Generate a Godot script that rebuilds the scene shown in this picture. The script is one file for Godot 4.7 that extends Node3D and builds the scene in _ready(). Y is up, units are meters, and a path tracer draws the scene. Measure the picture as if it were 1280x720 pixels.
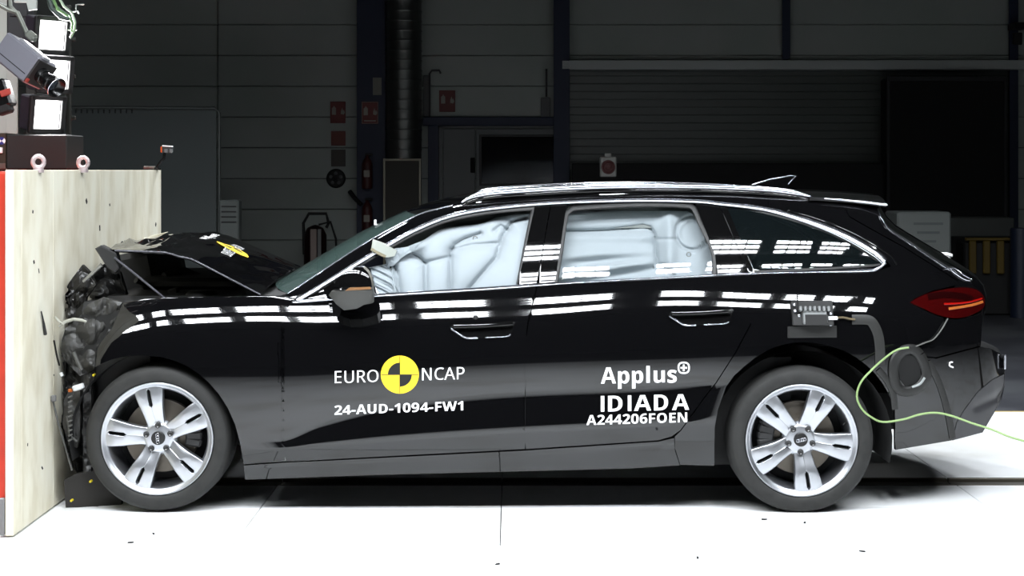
extends Node3D
# Crash-tested estate car against a wooden barrier in a dark test hall.
const CZ := 6.75      # camera distance from the plane of the car's near wheels
const F := 1843.0     # focal length in pixels of the 1280 wide photograph
const VX := 640.0
const VY := 213.0     # horizon row
const CY := 1.57      # camera height
const MID := -0.9     # z of the car's centre plane
const K := 273.0      # pixels per metre at z = 0
const WALLZ := -13.0
const FACE := -2.13   # x of the barrier's impact face

var rng := RandomNumberGenerator.new()
var mats := {}
var used := {}

# ---------------------------------------------------------------- mesh builder
class MB:
	var v := PackedVector3Array()
	var n := PackedVector3Array()
	var t := PackedVector2Array()
	func tri(a: Vector3, b: Vector3, c: Vector3, na: Vector3, nb: Vector3, nc: Vector3) -> void:
		var g := (c - a).cross(b - a)
		if g.length_squared() < 1e-18:
			return
		if g.dot(na + nb + nc) < 0.0:
			v.append_array([a, c, b]); n.append_array([na, nc, nb])
		else:
			v.append_array([a, b, c]); n.append_array([na, nb, nc])
		t.append_array([Vector2(a.x, a.y), Vector2(b.x, b.y), Vector2(c.x, c.y)])
	func ftri(a: Vector3, b: Vector3, c: Vector3, hint: Vector3) -> void:
		var g := (c - a).cross(b - a).normalized()
		if g.dot(hint) < 0.0:
			g = -g
		tri(a, b, c, g, g, g)
	func quad(a: Vector3, b: Vector3, c: Vector3, d: Vector3, hint: Vector3) -> void:
		ftri(a, b, c, hint); ftri(a, c, d, hint)
	func squad(p: Array, q: Array) -> void:   # smooth quad, points and normals
		tri(p[0], p[1], p[2], q[0], q[1], q[2]); tri(p[0], p[2], p[3], q[0], q[2], q[3])
	func box(c: Vector3, s: Vector3, bev := 0.0, b := Basis()) -> void:
		var h := s * 0.5
		var e: float = min(bev, min(h.x, min(h.y, h.z)) * 0.6)
		for ax in 3:
			var u := (ax + 1) % 3
			var w := (ax + 2) % 3
			for sg in [-1.0, 1.0]:
				var q := []
				for k in [[-1, -1], [1, -1], [1, 1], [-1, 1]]:
					var p := Vector3()
					p[ax] = sg * h[ax]; p[u] = k[0] * (h[u] - e); p[w] = k[1] * (h[w] - e)
					q.append(c + b * p)
				var o := Vector3(); o[ax] = sg
				quad(q[0], q[1], q[2], q[3], b * o)
			if e > 0.0:
				for s1 in [-1.0, 1.0]:
					for s2 in [-1.0, 1.0]:
						var q := []
						for k in [[-1, 0], [1, 0], [1, 1], [-1, 1]]:
							var p := Vector3()
							p[ax] = k[0] * (h[ax] - e)
							p[u] = s1 * (h[u] - (e if k[1] == 1 else 0.0))
							p[w] = s2 * (h[w] - (0.0 if k[1] == 1 else e))
							q.append(c + b * p)
						var o := Vector3(); o[u] = s1; o[w] = s2
						quad(q[0], q[1], q[2], q[3], b * o)
		if e > 0.0:
			for i in 8:
				var sg := Vector3(1 if i & 1 else -1, 1 if i & 2 else -1, 1 if i & 4 else -1)
				var m := sg * (h - Vector3(e, e, e))
				ftri(c + b * (m + Vector3(sg.x * e, 0, 0)), c + b * (m + Vector3(0, sg.y * e, 0)), c + b * (m + Vector3(0, 0, sg.z * e)), b * sg)
	func tube(path: Array, r, sides := 10, caps := true) -> void:
		var m := path.size()
		var up := Vector3(0.31, 0.87, 0.39)
		var rings := []
		var nrm := []
		for i in m:
			var d: Vector3 = (path[min(i + 1, m - 1)] - path[max(i - 1, 0)]).normalized()
			var a := d.cross(up)
			if a.length() < 0.05:
				a = d.cross(Vector3.RIGHT)
			a = a.normalized()
			var b2 := d.cross(a).normalized()
			up = a.cross(d).normalized() if i > 0 else up
			var rr: float = r[i] if r is Array else r
			var ring := []
			var nn := []
			for k in sides:
				var f := TAU * k / sides
				var o := a * cos(f) + b2 * sin(f)
				ring.append(path[i] + o * rr); nn.append(o)
			rings.append(ring); nrm.append(nn)
		for i in m - 1:
			for k in sides:
				var l := (k + 1) % sides
				squad([rings[i][k], rings[i][l], rings[i + 1][l], rings[i + 1][k]], [nrm[i][k], nrm[i][l], nrm[i + 1][l], nrm[i + 1][k]])
		if caps:
			for e in [0, m - 1]:
				var d: Vector3 = (path[0] - path[1]) if e == 0 else (path[m - 1] - path[m - 2])
				for k in sides:
					ftri(path[e], rings[e][k], rings[e][(k + 1) % sides], d)
	func lathe(prof: Array, seg := 48, c := Vector3.ZERO, b := Basis(), flat := false) -> void:   # prof of Vector2(radius, along local z)
		var nr := []
		for i in prof.size():
			var d: Vector2 = prof[min(i + 1, prof.size() - 1)] - prof[max(i - 1, 0)]
			nr.append(Vector2(d.y, -d.x).normalized())
		for i in prof.size() - 1:
			var d: Vector2 = prof[i + 1] - prof[i]
			var fn := Vector2(d.y, -d.x).normalized()
			var n0: Vector2 = fn if flat or nr[i].dot(fn) < 0.75 else nr[i]
			var n1: Vector2 = fn if flat or nr[i + 1].dot(fn) < 0.75 else nr[i + 1]
			for k in seg:
				var p := []
				var q := []
				for j in [[0, 0], [0, 1], [1, 1], [1, 0]]:
					var f: float = TAU * (k + j[1]) / seg
					var pr: Vector2 = prof[i + j[0]]
					var pn: Vector2 = n1 if j[0] else n0
					p.append(c + b * Vector3(cos(f) * pr.x, sin(f) * pr.x, pr.y))
					q.append(b * Vector3(cos(f) * pn.x, sin(f) * pn.x, pn.y))
				squad(p, q)
	func prism(poly: PackedVector2Array, f: Callable, depth: float, bev := 0.0, b := Transform3D()) -> void:  # extruded outline; f gives the front height of a point
		var inner := poly
		if bev > 0.0:
			var o := Geometry2D.offset_polygon(poly, -bev)
			if o.size() == 1:
				inner = o[0]
		var idx := Geometry2D.triangulate_polygon(inner)
		for i in range(0, idx.size(), 3):
			var p := []
			for k in 3:
				var q: Vector2 = inner[idx[i + k]]
				p.append(b * Vector3(q.x, q.y, f.call(q)))
			ftri(p[0], p[1], p[2], b.basis.z)
		if bev > 0.0 and inner != poly:
			for i in inner.size():
				var a: Vector2 = inner[i]
				var c: Vector2 = inner[(i + 1) % inner.size()]
				var a2 := near(poly, a)
				var c2 := near(poly, c)
				var out := ((a2 + c2) - (a + c)).normalized()
				quad(b * Vector3(a.x, a.y, f.call(a)), b * Vector3(c.x, c.y, f.call(c)), b * Vector3(c2.x, c2.y, f.call(c2) - bev), b * Vector3(a2.x, a2.y, f.call(a2) - bev), b.basis * Vector3(out.x, out.y, 0.7))
		var cc := Geometry2D.is_polygon_clockwise(poly)
		for i in poly.size():
			var a: Vector2 = poly[i]
			var c: Vector2 = poly[(i + 1) % poly.size()]
			var d := c - a
			var out := Vector2(-d.y, d.x) if cc else Vector2(d.y, -d.x)
			quad(b * Vector3(a.x, a.y, f.call(a) - bev), b * Vector3(c.x, c.y, f.call(c) - bev), b * Vector3(c.x, c.y, f.call(c) - depth), b * Vector3(a.x, a.y, f.call(a) - depth), b.basis * Vector3(out.x, out.y, 0))
	func near(poly: PackedVector2Array, p: Vector2) -> Vector2:
		var best := Vector2(); var bd := 1e9
		for i in poly.size():
			var q := Geometry2D.get_closest_point_to_segment(p, poly[i], poly[(i + 1) % poly.size()])
			if q.distance_squared_to(p) < bd:
				bd = q.distance_squared_to(p); best = q
		# snap to a corner when close
		for c in poly:
			if c.distance_to(p) < sqrt(bd) * 1.9:
				best = c
		return best
	func grid(g: Array, hint: Vector3, thick := 0.0) -> void:   # g[i][j] points, smooth
		var a := g.size(); var b: int = g[0].size()
		var nn := []
		for i in a:
			var row := []
			for j in b:
				var du: Vector3 = g[min(i + 1, a - 1)][j] - g[max(i - 1, 0)][j]
				var dv: Vector3 = g[i][min(j + 1, b - 1)] - g[i][max(j - 1, 0)]
				var q := du.cross(dv).normalized()
				row.append(q)
			nn.append(row)
		var mid: Vector3 = nn[a / 2][b / 2]
		var sg := -1.0 if mid.dot(hint) < 0.0 else 1.0
		for i in a - 1:
			for j in b - 1:
				squad([g[i][j], g[i + 1][j], g[i + 1][j + 1], g[i][j + 1]], [nn[i][j] * sg, nn[i + 1][j] * sg, nn[i + 1][j + 1] * sg, nn[i][j + 1] * sg])
				if thick > 0.0:
					var p := []
					for k in [[0, 0], [1, 0], [1, 1], [0, 1]]:
						p.append(g[i + k[0]][j + k[1]] - nn[i + k[0]][j + k[1]] * sg * thick)
					squad(p, [-nn[i][j] * sg, -nn[i + 1][j] * sg, -nn[i + 1][j + 1] * sg, -nn[i][j + 1] * sg])
		if thick > 0.0:
			for i in a - 1:
				for j in [0, b - 1]:
					var o: Vector3 = g[i][j] - g[i][1 if j == 0 else b - 2]
					quad(g[i][j], g[i + 1][j], g[i + 1][j] - nn[i + 1][j] * sg * thick, g[i][j] - nn[i][j] * sg * thick, o)
			for j in b - 1:
				for i in [0, a - 1]:
					var o: Vector3 = g[i][j] - g[1 if i == 0 else a - 2][j]
					quad(g[i][j], g[i][j + 1], g[i][j + 1] - nn[i][j + 1] * sg * thick, g[i][j] - nn[i][j] * sg * thick, o)
	func done() -> ArrayMesh:
		var m := ArrayMesh.new()
		var a := []
		a.resize(Mesh.ARRAY_MAX)
		a[Mesh.ARRAY_VERTEX] = v; a[Mesh.ARRAY_NORMAL] = n; a[Mesh.ARRAY_TEX_UV] = t
		m.add_surface_from_arrays(Mesh.PRIMITIVE_TRIANGLES, a)
		return m
	func mirrored(zc: float) -> MB:
		var o := MB.new()
		for i in range(0, v.size(), 3):
			var p := []
			var q := []
			for k in 3:
				var w := v[i + k]; w.z = 2.0 * zc - w.z; p.append(w)
				var x := n[i + k]; x.z = -x.z; q.append(x)
			o.tri(p[0], p[1], p[2], q[0], q[1], q[2])
		return o

# ---------------------------------------------------------------- helpers
func U(px: float, py: float, z: float) -> Vector3:
	return Vector3((px - VX) * (CZ - z) / F, CY - (py - VY) * (CZ - z) / F, z)

func P2(a: Array) -> PackedVector2Array:
	var o := PackedVector2Array()
	for i in range(0, a.size(), 2):
		o.append(Vector2(a[i], a[i + 1]))
	return o

func numbered(called: String) -> String:
	if not used.has(called):
		used[called] = 0
		return called
	used[called] += 1
	return "%s_%03d" % [called, used[called]]

func tag(o: Node3D, label: String, category: String, group := "", kind := "") -> void:
	if label: o.set_meta("label", label)
	if category: o.set_meta("category", category)
	if group: o.set_meta("group", group)
	if kind: o.set_meta("kind", kind)

func thing(called: String, at: Vector3, label: String, category: String, group := "") -> Node3D:
	var o := Node3D.new()
	o.name = numbered(called)
	add_child(o)
	o.position = at
	tag(o, label, category, group)
	return o

func obj(called: String, mesh: Mesh, m: Material, parent: Node = null) -> MeshInstance3D:
	var o := MeshInstance3D.new()
	o.name = called
	o.mesh = mesh
	o.material_override = m
	if parent == null:
		o.name = numbered(called)
		add_child(o)
	else:
		parent.add_child(o, true)
	return o

func put(called: String, b: MB, m: Material, parent: Node = null) -> MeshInstance3D:
	return obj(called, b.done(), m, parent)

func boxm(called: String, c: Vector3, s: Vector3, m: Material, parent: Node = null, bev := 0.0, basis := Basis()) -> MeshInstance3D:
	var b := MB.new()
	b.box(c, s, bev, basis)
	return put(called, b, m, parent)

func mat(key: String, c: Color, rough := 0.6, metal := 0.0) -> StandardMaterial3D:
	if mats.has(key):
		return mats[key]
	var m := StandardMaterial3D.new()
	m.resource_name = key
	m.albedo_color = c
	m.roughness = rough
	m.metallic = metal
	mats[key] = m
	return m

func noise_tex(seed_: int, freq: float, colors: Array, offs: Array, size := 512, type := FastNoiseLite.TYPE_SIMPLEX_SMOOTH, oct := 4) -> NoiseTexture2D:
	var fn := FastNoiseLite.new()
	fn.seed = seed_; fn.frequency = freq; fn.noise_type = type; fn.fractal_octaves = oct
	var t := NoiseTexture2D.new()
	t.width = size; t.height = size; t.seamless = true; t.noise = fn
	var g := Gradient.new()
	g.offsets = PackedFloat32Array(offs)
	g.colors = PackedColorArray(colors)
	t.color_ramp = g
	return t

func tri_mat(key: String, tex: Texture2D, scale: Vector3, rough: float, tint := Color.WHITE, bump: Texture2D = null, bs := 0.1) -> StandardMaterial3D:
	var m := mat(key, tint, rough)
	m.albedo_texture = tex
	m.uv1_triplanar = true
	m.uv1_world_triplanar = true
	m.uv1_scale = scale
	if bump:
		m.heightmap_enabled = true; m.heightmap_texture = bump; m.heightmap_scale = bs
	return m

func curve(pts: PackedVector2Array, x: float) -> float:   # smooth interpolation through points of rising x
	var k := pts.size()
	if x <= pts[0].x:
		return pts[0].y + (x - pts[0].x) * (pts[1].y - pts[0].y) / (pts[1].x - pts[0].x)
	if x >= pts[k - 1].x:
		return pts[k - 1].y + (x - pts[k - 1].x) * (pts[k - 1].y - pts[k - 2].y) / (pts[k - 1].x - pts[k - 2].x)
	var i := 0
	while x > pts[i + 1].x:
		i += 1
	var h := pts[i + 1].x - pts[i].x
	var d := (pts[i + 1].y - pts[i].y) / h
	var m0 := d
	var m1 := d
	if i > 0:
		var e := (pts[i].y - pts[i - 1].y) / (pts[i].x - pts[i - 1].x)
		m0 = 0.0 if e * d <= 0.0 else 2.0 * e * d / (e + d)
	if i < k - 2:
		var e := (pts[i + 2].y - pts[i + 1].y) / (pts[i + 2].x - pts[i + 1].x)
		m1 = 0.0 if e * d <= 0.0 else 2.0 * e * d / (e + d)
	var s := (x - pts[i].x) / h
	var s2 := s * s
	var s3 := s2 * s
	return (2 * s3 - 3 * s2 + 1) * pts[i].y + (s3 - 2 * s2 + s) * h * m0 + (-2 * s3 + 3 * s2) * pts[i + 1].y + (s3 - s2) * h * m1

# ---------------------------------------------------------------- the car's side surface: depth as a function of picture row and column at the car
var c_roof := P2([340, 372, 352, 369, 359, 366, 420, 326, 465, 297.5, 520, 268.7, 545, 260.5, 570, 254.3, 600, 249, 700, 241.5, 800, 239, 900, 240, 960, 243, 1015, 247, 1060, 250, 1098, 261, 1115, 286, 1150, 310, 1190, 335, 1215, 349, 1240, 372])
var c_belt := P2([60, 400, 110, 388, 155, 379, 210, 373, 330, 371, 372, 376, 470, 368, 600, 360, 700, 353, 800, 348, 940, 341, 1080, 337, 1150, 340, 1190, 350, 1215, 362, 1256, 392])
var c_s1 := P2([60, 455, 110, 409, 155, 397, 210, 387, 330, 382, 400, 381, 500, 377, 650, 372, 850, 362, 950, 366, 1100, 370, 1180, 372, 1256, 404])
var c_s2 := P2([60, 472, 110, 432, 155, 420, 210, 409, 330, 404, 400, 406, 500, 402, 650, 397, 850, 383, 950, 386, 1100, 392, 1180, 396, 1256, 418])
var c_s3 := P2([60, 486, 110, 455, 155, 442, 210, 432, 330, 428, 400, 428, 500, 424, 650, 418, 850, 402, 950, 402, 1100, 408, 1180, 414, 1256, 432])
var c_a := P2([60, 500, 110, 492, 155, 480, 350, 478, 500, 466, 650, 456, 850, 448, 1000, 442, 1256, 455])
var c_b := P2([60, 535, 300, 552, 350, 551, 400, 532, 500, 508, 650, 494, 800, 488, 900, 481, 1000, 478, 1256, 490])
var c_c := P2([60, 565, 300, 562, 350, 561, 400, 557, 500, 549, 650, 539, 800, 531, 900, 526, 1000, 524, 1256, 520])
var c_bot := P2([60, 590, 300, 581, 400, 575, 657, 562, 823, 551, 900, 552, 1256, 548])
var c_plan := P2([50, -0.42, 70, -0.26, 100, -0.032, 120, -0.013, 140, -0.007, 200, -0.003, 270, -0.001, 350, 0.0, 900, 0.0, 1000, -0.006, 1080, -0.03, 1140, -0.08, 1185, -0.15, 1215, -0.23, 1240, -0.34, 1256, -0.48])
var cols := {}

func column(px: float) -> Array:
	var key := int(round(px * 10.0))
	if cols.has(key):
		return cols[key]
	var w := clampf((px - 290.0) / 70.0, 0, 1) * clampf((940.0 - px) / 70.0, 0, 1)
	w = w * w * (3 - 2 * w)
	var fr := clampf((330.0 - px) / 150.0, 0, 1)
	var roof := curve(c_roof, px)
	var belt := curve(c_belt, px)
	roof = min(roof, belt - 4.0)
	var top := minf(9.0, (belt - roof) * 0.4)
	var y := [roof, roof + top, belt, curve(c_s1, px), curve(c_s2, px), curve(c_s3, px), curve(c_a, px), curve(c_b, px), curve(c_c, px), curve(c_bot, px), 615.0]
	for i in range(1, y.size()):
		y[i] = max(y[i], y[i - 1] + 1.5)
	var gt: float = 29.0
	var a := [74.0, gt + 6.0, lerpf(42.0, 52.0, fr), 31.5, 24.5, 5.0, 0.5, lerpf(-3.0, 5.0, w), lerpf(-6.0, -9.0, w), -12.0]
	var b := [gt + 6.0, 24.5, 31.5, 24.5, 5.0, 0.5, lerpf(-3.0, -4.5, w), lerpf(-6.0, 4.5, w), -9.0, -13.0]
	var z := [0.0]
	for i in 10:
		a[i] = tan(deg_to_rad(a[i])); b[i] = tan(deg_to_rad(b[i]))
		z.append(z[i] + (a[i] + b[i]) * 0.5 * (y[i + 1] - y[i]) / K)
	var ref: float = z[6]
	var plan := curve(c_plan, px) + 0.03
	for i in z.size():
		z[i] += plan - ref
	cols[key] = [y, a, b, z]
	return cols[key]

func Z(px: float, py: float) -> float:
	var c := column(px)
	var y: Array = c[0]
	if py <= y[0]:
		return c[3][0] + (py - y[0]) * c[1][0] / K
	var i := 0
	while i < 9 and py > y[i + 1]:
		i += 1
	var h: float = y[i + 1] - y[i]
	var d: float = py - y[i]
	return c[3][i] + (c[1][i] * d + (c[2][i] - c[1][i]) * d * d / (2.0 * h)) / K

func ZL(px: float, py: float) -> float:   # a touch above the paint
	return Z(px, py) + 0.0022

func S(px: float, py: float, zf: Callable) -> Vector3:
	return U(px, py, zf.call(px, py))

func SN(px: float, py: float, zf: Callable) -> Vector3:
	var e := 0.6
	var du := S(px + e, py, zf) - S(px - e, py, zf)
	var dv := S(px, py + e, zf) - S(px, py - e, zf)
	var q := du.cross(dv).normalized()
	return q if q.z > 0.0 else -q

func spans(poly: PackedVector2Array, x: float) -> Array:
	var ys := []
	for i in poly.size():
		var a := poly[i]
		var b := poly[(i + 1) % poly.size()]
		if absf(a.x - b.x) < 1e-6:
			if absf(a.x - x) < 1e-6:
				ys.append(a.y); ys.append(b.y)
		elif (x - a.x) * (x - b.x) <= 0.0:
			ys.append(a.y + (b.y - a.y) * (x - a.x) / (b.x - a.x))
	ys.sort()
	return ys

func panel(src: PackedVector2Array, zf: Callable, step := 7.0, gap := 0.0, skirt := 0.02, facet := false) -> MB:
	var b := MB.new()
	var poly := src
	if gap > 0.0:
		var o := Geometry2D.offset_polygon(src, -gap, Geometry2D.JOIN_MITER)
		if o.size() > 0:
			poly = o[0]
	var xs := []
	var lo := 1e9; var hi := -1e9
	for p in poly:
		lo = minf(lo, p.x); hi = maxf(hi, p.x)
		xs.append(p.x)
	var m := int(ceil((hi - lo) / step))
	for i in m + 1:
		xs.append(lo + (hi - lo) * i / m)
	xs.sort()
	var ux := []
	for x in xs:
		if ux.is_empty() or x - ux[-1] > 0.25:
			ux.append(x)
	if hi - ux[-1] > 0.0:
		ux[-1] = hi
	var prev := []
	var prn := []
	var rows := 2
	var tall := 0.0
	for x in ux:
		var y: Array = spans(poly, x)
		if y.size() > 1:
			tall = maxf(tall, y[-1] - y[0])
	rows = int(clampf(ceil(tall / (step * 0.62)), 2, 70))
	var creased := step >= 5.0 and zf.is_standard() and zf.get_method() == &"Z"
	var parts := [4, 8, 6, 6, 6, 6, 6, 6, 5, 4]
	if creased:
		rows = 57
	for k in ux.size():
		var x: float = ux[k]
		var xx := clampf(x, lo + 0.01, hi - 0.01)
		var y: Array = spans(poly, xx)
		if y.size() < 2:
			continue
		var col := []
		var con := []
		var at := []
		if creased:
			var ks: Array = column(x)[0]
			var last: float = y[0]
			at.append(last)
			for q in 10:
				var nx: float = y[-1] if q == 9 else clampf(ks[q + 1], y[0], y[-1])
				for w in parts[q]:
					at.append(lerpf(last, nx, float(w + 1) / parts[q]))
				last = nx
		for j in rows + 1:
			var py: float = at[j] if creased else lerpf(y[0], y[-1], float(j) / rows)
			col.append(S(x, py, zf)); con.append(Vector3.ZERO if facet else SN(x, py, zf))
		if prev.size():
			for j in rows:
				if facet:
					b.ftri(prev[j], col[j], col[j + 1], Vector3(0, 0, 1)); b.ftri(prev[j], col[j + 1], prev[j + 1], Vector3(0, 0, 1))
				else:
					b.squad([prev[j], col[j], col[j + 1], prev[j + 1]], [prn[j], con[j], con[j + 1], prn[j + 1]])
		prev = col
		prn = con
	if skirt > 0.0:
		var cc := Geometry2D.is_polygon_clockwise(poly)
		for i in poly.size():
			var p := poly[i]
			var q := poly[(i + 1) % poly.size()]
			var d := q - p
			var cnt := int(max(1, ceil(d.length() / step)))
			var o2 := (Vector2(-d.y, d.x) if cc else Vector2(d.y, -d.x)).normalized()
			for s in cnt:
				var e := p + d * (float(s) / cnt)
				var f := p + d * (float(s + 1) / cnt)
				var ze: float = zf.call(e.x, e.y)
				var zg: float = zf.call(f.x, f.y)
				b.quad(U(e.x, e.y, ze), U(f.x, f.y, zg), U(f.x, f.y, zg) - Vector3(0, 0, skirt), U(e.x, e.y, ze) - Vector3(0, 0, skirt), Vector3(o2.x, -o2.y, 0))
	return b

func dense(pts: PackedVector2Array, step := 6.0) -> PackedVector2Array:   # smooth line through points
	var c := Curve2D.new()
	var k := pts.size()
	for i in k:
		var tan_ := (pts[min(i + 1, k - 1)] - pts[max(i - 1, 0)]) / 6.0
		c.add_point(pts[i], -tan_, tan_)
	c.bake_interval = step
	var o := PackedVector2Array()
	var ln := c.get_baked_length()
	var m := int(max(2, ceil(ln / step)))
	for i in m + 1:
		o.append(c.sample_baked(ln * i / m, true))
	return o

func ribbon(pts: PackedVector2Array, w, zf: Callable, h: float, lift := 0.0, segs := 6) -> MB:   # a raised strip lying on the surface; w is a number or a list, in pixels
	var b := MB.new()
	var g := []
	var k := pts.size()
	for i in k:
		var d := (pts[min(i + 1, k - 1)] - pts[max(i - 1, 0)]).normalized()
		var o := Vector2(-d.y, d.x)
		var wi: float = w.call(float(i) / (k - 1)) if w is Callable else w
		var row := []
		for j in segs + 1:
			var u := 2.0 * j / segs - 1.0
			var p: Vector2 = pts[i] + o * wi * 0.5 * u
			row.append(U(p.x, p.y, zf.call(p.x, p.y) + lift + h * sqrt(maxf(0.0, 1.0 - u * u * u * u))))
		g.append(row)
	b.grid(g, Vector3(0, 0, 1))
	return b

func text_on(s: String, x0: float, x1: float, ytop: float, ybase: float, slope: float, bold: bool, zf: Callable) -> ArrayMesh:   # lettering that follows the surface
	var f := SystemFont.new()
	f.font_names = PackedStringArray(["Droid Sans"])
	f.font_weight = 700 if bold else 400
	var t := TextMesh.new()
	t.text = s; t.font = f; t.font_size = 64; t.depth = 0.0; t.pixel_size = 0.01; t.curve_step = 0.6
	var a := t.get_mesh_arrays()
	var v: PackedVector3Array = a[Mesh.ARRAY_VERTEX]
	var lo := Vector2(1e9, 1e9); var hi := Vector2(-1e9, -1e9)
	for p in v:
		lo = lo.min(Vector2(p.x, p.y)); hi = hi.max(Vector2(p.x, p.y))
	var idx: PackedInt32Array = a[Mesh.ARRAY_INDEX] if a[Mesh.ARRAY_INDEX] != null else PackedInt32Array(range(v.size()))
	var b := MB.new()
	for i in range(0, idx.size(), 3):
		var p := []
		for k in 3:
			var q := v[idx[i + k]]
			var u := (q.x - lo.x) / (hi.x - lo.x)
			var w := (q.y - lo.y) / (hi.y - lo.y)
			var px := lerpf(x0, x1, u)
			p.append(S(px, lerpf(ybase, ytop, w) + slope * (px - x0), zf))
		b.ftri(p[0], p[1], p[2], Vector3(0, 0, 1))
	return b.done()

func smooth(e0: float, e1: float, x: float) -> float:
	var s := clampf((x - e0) / (e1 - e0), 0, 1)
	return s * s * (3 - 2 * s)

func dist_line(p: Vector2, l: PackedVector2Array) -> float:
	var d := 1e9
	for i in l.size() - 1:
		d = minf(d, p.distance_to(Geometry2D.get_closest_point_to_segment(p, l[i], l[i + 1])))
	return d

# ---------------------------------------------------------------- build
func _ready() -> void:
	rng.seed = 7
	camera_and_light()
	materials()
	hall()
	floor_plates()
	barrier()
	car()
	on_the_car()
	tower()
	hall_things()
	debris()

func camera_and_light() -> void:
	var cam := Camera3D.new()
	cam.name = "camera"
	cam.projection = Camera3D.PROJECTION_FRUSTUM
	cam.near = 0.1
	cam.far = 80.0
	cam.size = 0.1 * 720.0 / F
	cam.frustum_offset = Vector2(0, -0.1 * (360.0 - VY) / F)
	cam.position = Vector3(0, CY, CZ)
	add_child(cam)
	cam.current = true
	var we := WorldEnvironment.new()
	we.name = "environment"
	var env := Environment.new()
	env.background_mode = Environment.BG_COLOR
	env.background_color = Color(0.01, 0.01, 0.011)
	env.tonemap_mode = Environment.TONE_MAPPER_LINEAR
	env.tonemap_exposure = 1.0
	env.sdfgi_enabled = true; env.ssao_enabled = true; env.ssil_enabled = true
	we.environment = env
	add_child(we)
	# overhead lamp banks of the test hall: two rows on the camera's side, one row beyond the car
	var across := [-4.2, -3.4, -2.7, -2.0, -1.4, -0.63, 0.14, 1.25, 1.95, 2.65, 3.4, 4.2]
	for k in 12:
		lamp_bank(Vector3(across[k], 4.8, 2.4), -78.0, 0.52, 1.9, "row nearer the car", k)
	for k in 12:
		lamp_bank(Vector3(across[k], 4.8, 3.35), -70.0, 0.52, 1.9, "row farther from the car", k)
	for k in 6:
		lamp_bank(Vector3((k - 2.5) * 1.6, 4.8, -3.4), -98.0, 0.52, 4.5, "row beyond the car", k)

func lamp_bank(at: Vector3, pitch: float, wide: float, energy: float, which: String, k: int) -> void:
	var place: String = ["first", "second", "third", "fourth", "fifth", "sixth", "seventh", "eighth", "ninth", "tenth", "eleventh", "twelfth"][k]
	var o := thing("lamp_bank", at, "overhead lamp bank, %s from the barrier end of the %s" % [place, which], "lamp", "lamp banks, " + which)
	o.rotation_degrees = Vector3(pitch, 0, 0)   # local -z is where it shines
	var black := mat("bank housing", Color(0.03, 0.03, 0.033), 0.5)
	var glow := mat("strip glow %.1f" % energy, Color(1, 1, 1), 0.5)
	glow.emission_enabled = true; glow.emission = Color(0.95, 0.98, 1.0); glow.emission_energy_multiplier = energy * 2.0
	boxm("housing", Vector3(0, 0, 0.06), Vector3(wide + 0.05, 0.5, 0.1), black, o, 0.01)
	for j in 4:
		boxm("divider", Vector3(0, (j - 1.5) * 0.155, -0.02), Vector3(wide + 0.04, 0.05, 0.07), black, o)
	for j in 5:
		boxm("cross_bar", Vector3((j - 2) * wide / 4.0, 0, -0.015), Vector3(0.012, 0.48, 0.05), black, o)
	for j in 3:
		boxm("light_strip", Vector3(0, (j - 1) * 0.155, 0.0), Vector3(wide, 0.1, 0.012), glow, o)
		var l := AreaLight3D.new()
		l.name = "strip_light"
		l.area_size = Vector2(wide, 0.1)
		l.light_color = Color(0.96, 0.98, 1.0)
		l.light_energy = energy
		l.shadow_enabled = true
		l.set("area_range", 40.0); l.set("area_attenuation", 2.0)
		l.position = Vector3(0, (j - 1) * 0.155, -0.012)
		o.add_child(l, true)

func materials() -> void:
	mat("paint", Color(0.035, 0.035, 0.04), 0.035).metallic_specular = 0.6
	mat("trim black", Color(0.04, 0.04, 0.042), 0.03)
	mat("plastic", Color(0.12, 0.12, 0.118), 0.55)
	mat("dark plastic", Color(0.06, 0.06, 0.06), 0.5)
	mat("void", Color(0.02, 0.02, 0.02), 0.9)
	mat("chrome", Color(0.86, 0.87, 0.9), 0.22, 1.0)
	mat("alloy", Color(0.74, 0.75, 0.77), 0.36, 1.0)
	mat("steel", Color(0.5, 0.49, 0.46), 0.42, 1.0)
	mat("white", Color(0.92, 0.92, 0.92), 0.5)
	mat("yellow", Color(0.95, 0.80, 0.14), 0.5)
	mat("sticker black", Color(0.05, 0.05, 0.05), 0.5)
	var rub := mat("rubber", Color(0.135, 0.135, 0.13), 0.75)
	rub.albedo_texture = noise_tex(5, 0.02, [Color(0.8, 0.8, 0.8), Color(1.1, 1.1, 1.1)], [0.2, 0.8], 256)
	rub.uv1_triplanar = true
	rub.uv1_scale = Vector3(2, 2, 2)
	var cloth := mat("airbag cloth", Color(0.60, 0.635, 0.655), 0.9)
	cloth.rim_enabled = true; cloth.rim = 0.3
	var g := mat("clear glass", Color(0.5, 0.56, 0.56, 0.06), 0.02)
	g.transparency = BaseMaterial3D.TRANSPARENCY_ALPHA
	var g2 := mat("privacy glass", Color(0.05, 0.07, 0.075, 0.8), 0.02)
	g2.transparency = BaseMaterial3D.TRANSPARENCY_ALPHA
	var g3 := mat("screen glass", Color(0.36, 0.46, 0.44, 0.3), 0.02)
	g3.transparency = BaseMaterial3D.TRANSPARENCY_ALPHA

# ---------------------------------------------------------------- hall
func W(px: float, py: float, z := WALLZ) -> Vector3:
	return U(px, py, z)

func wbox(called: String, x0: float, y0: float, x1: float, y1: float, z: float, d: float, m: Material, parent: Node = null, bev := 0.0) -> MeshInstance3D:   # a box whose front face at depth z fills those pixels
	var a := U(x0, y0, z)
	var b := U(x1, y1, z)
	return boxm(called, Vector3((a.x + b.x) / 2, (a.y + b.y) / 2, z - d / 2), Vector3(absf(b.x - a.x), absf(a.y - b.y), d), m, parent, bev)

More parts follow.
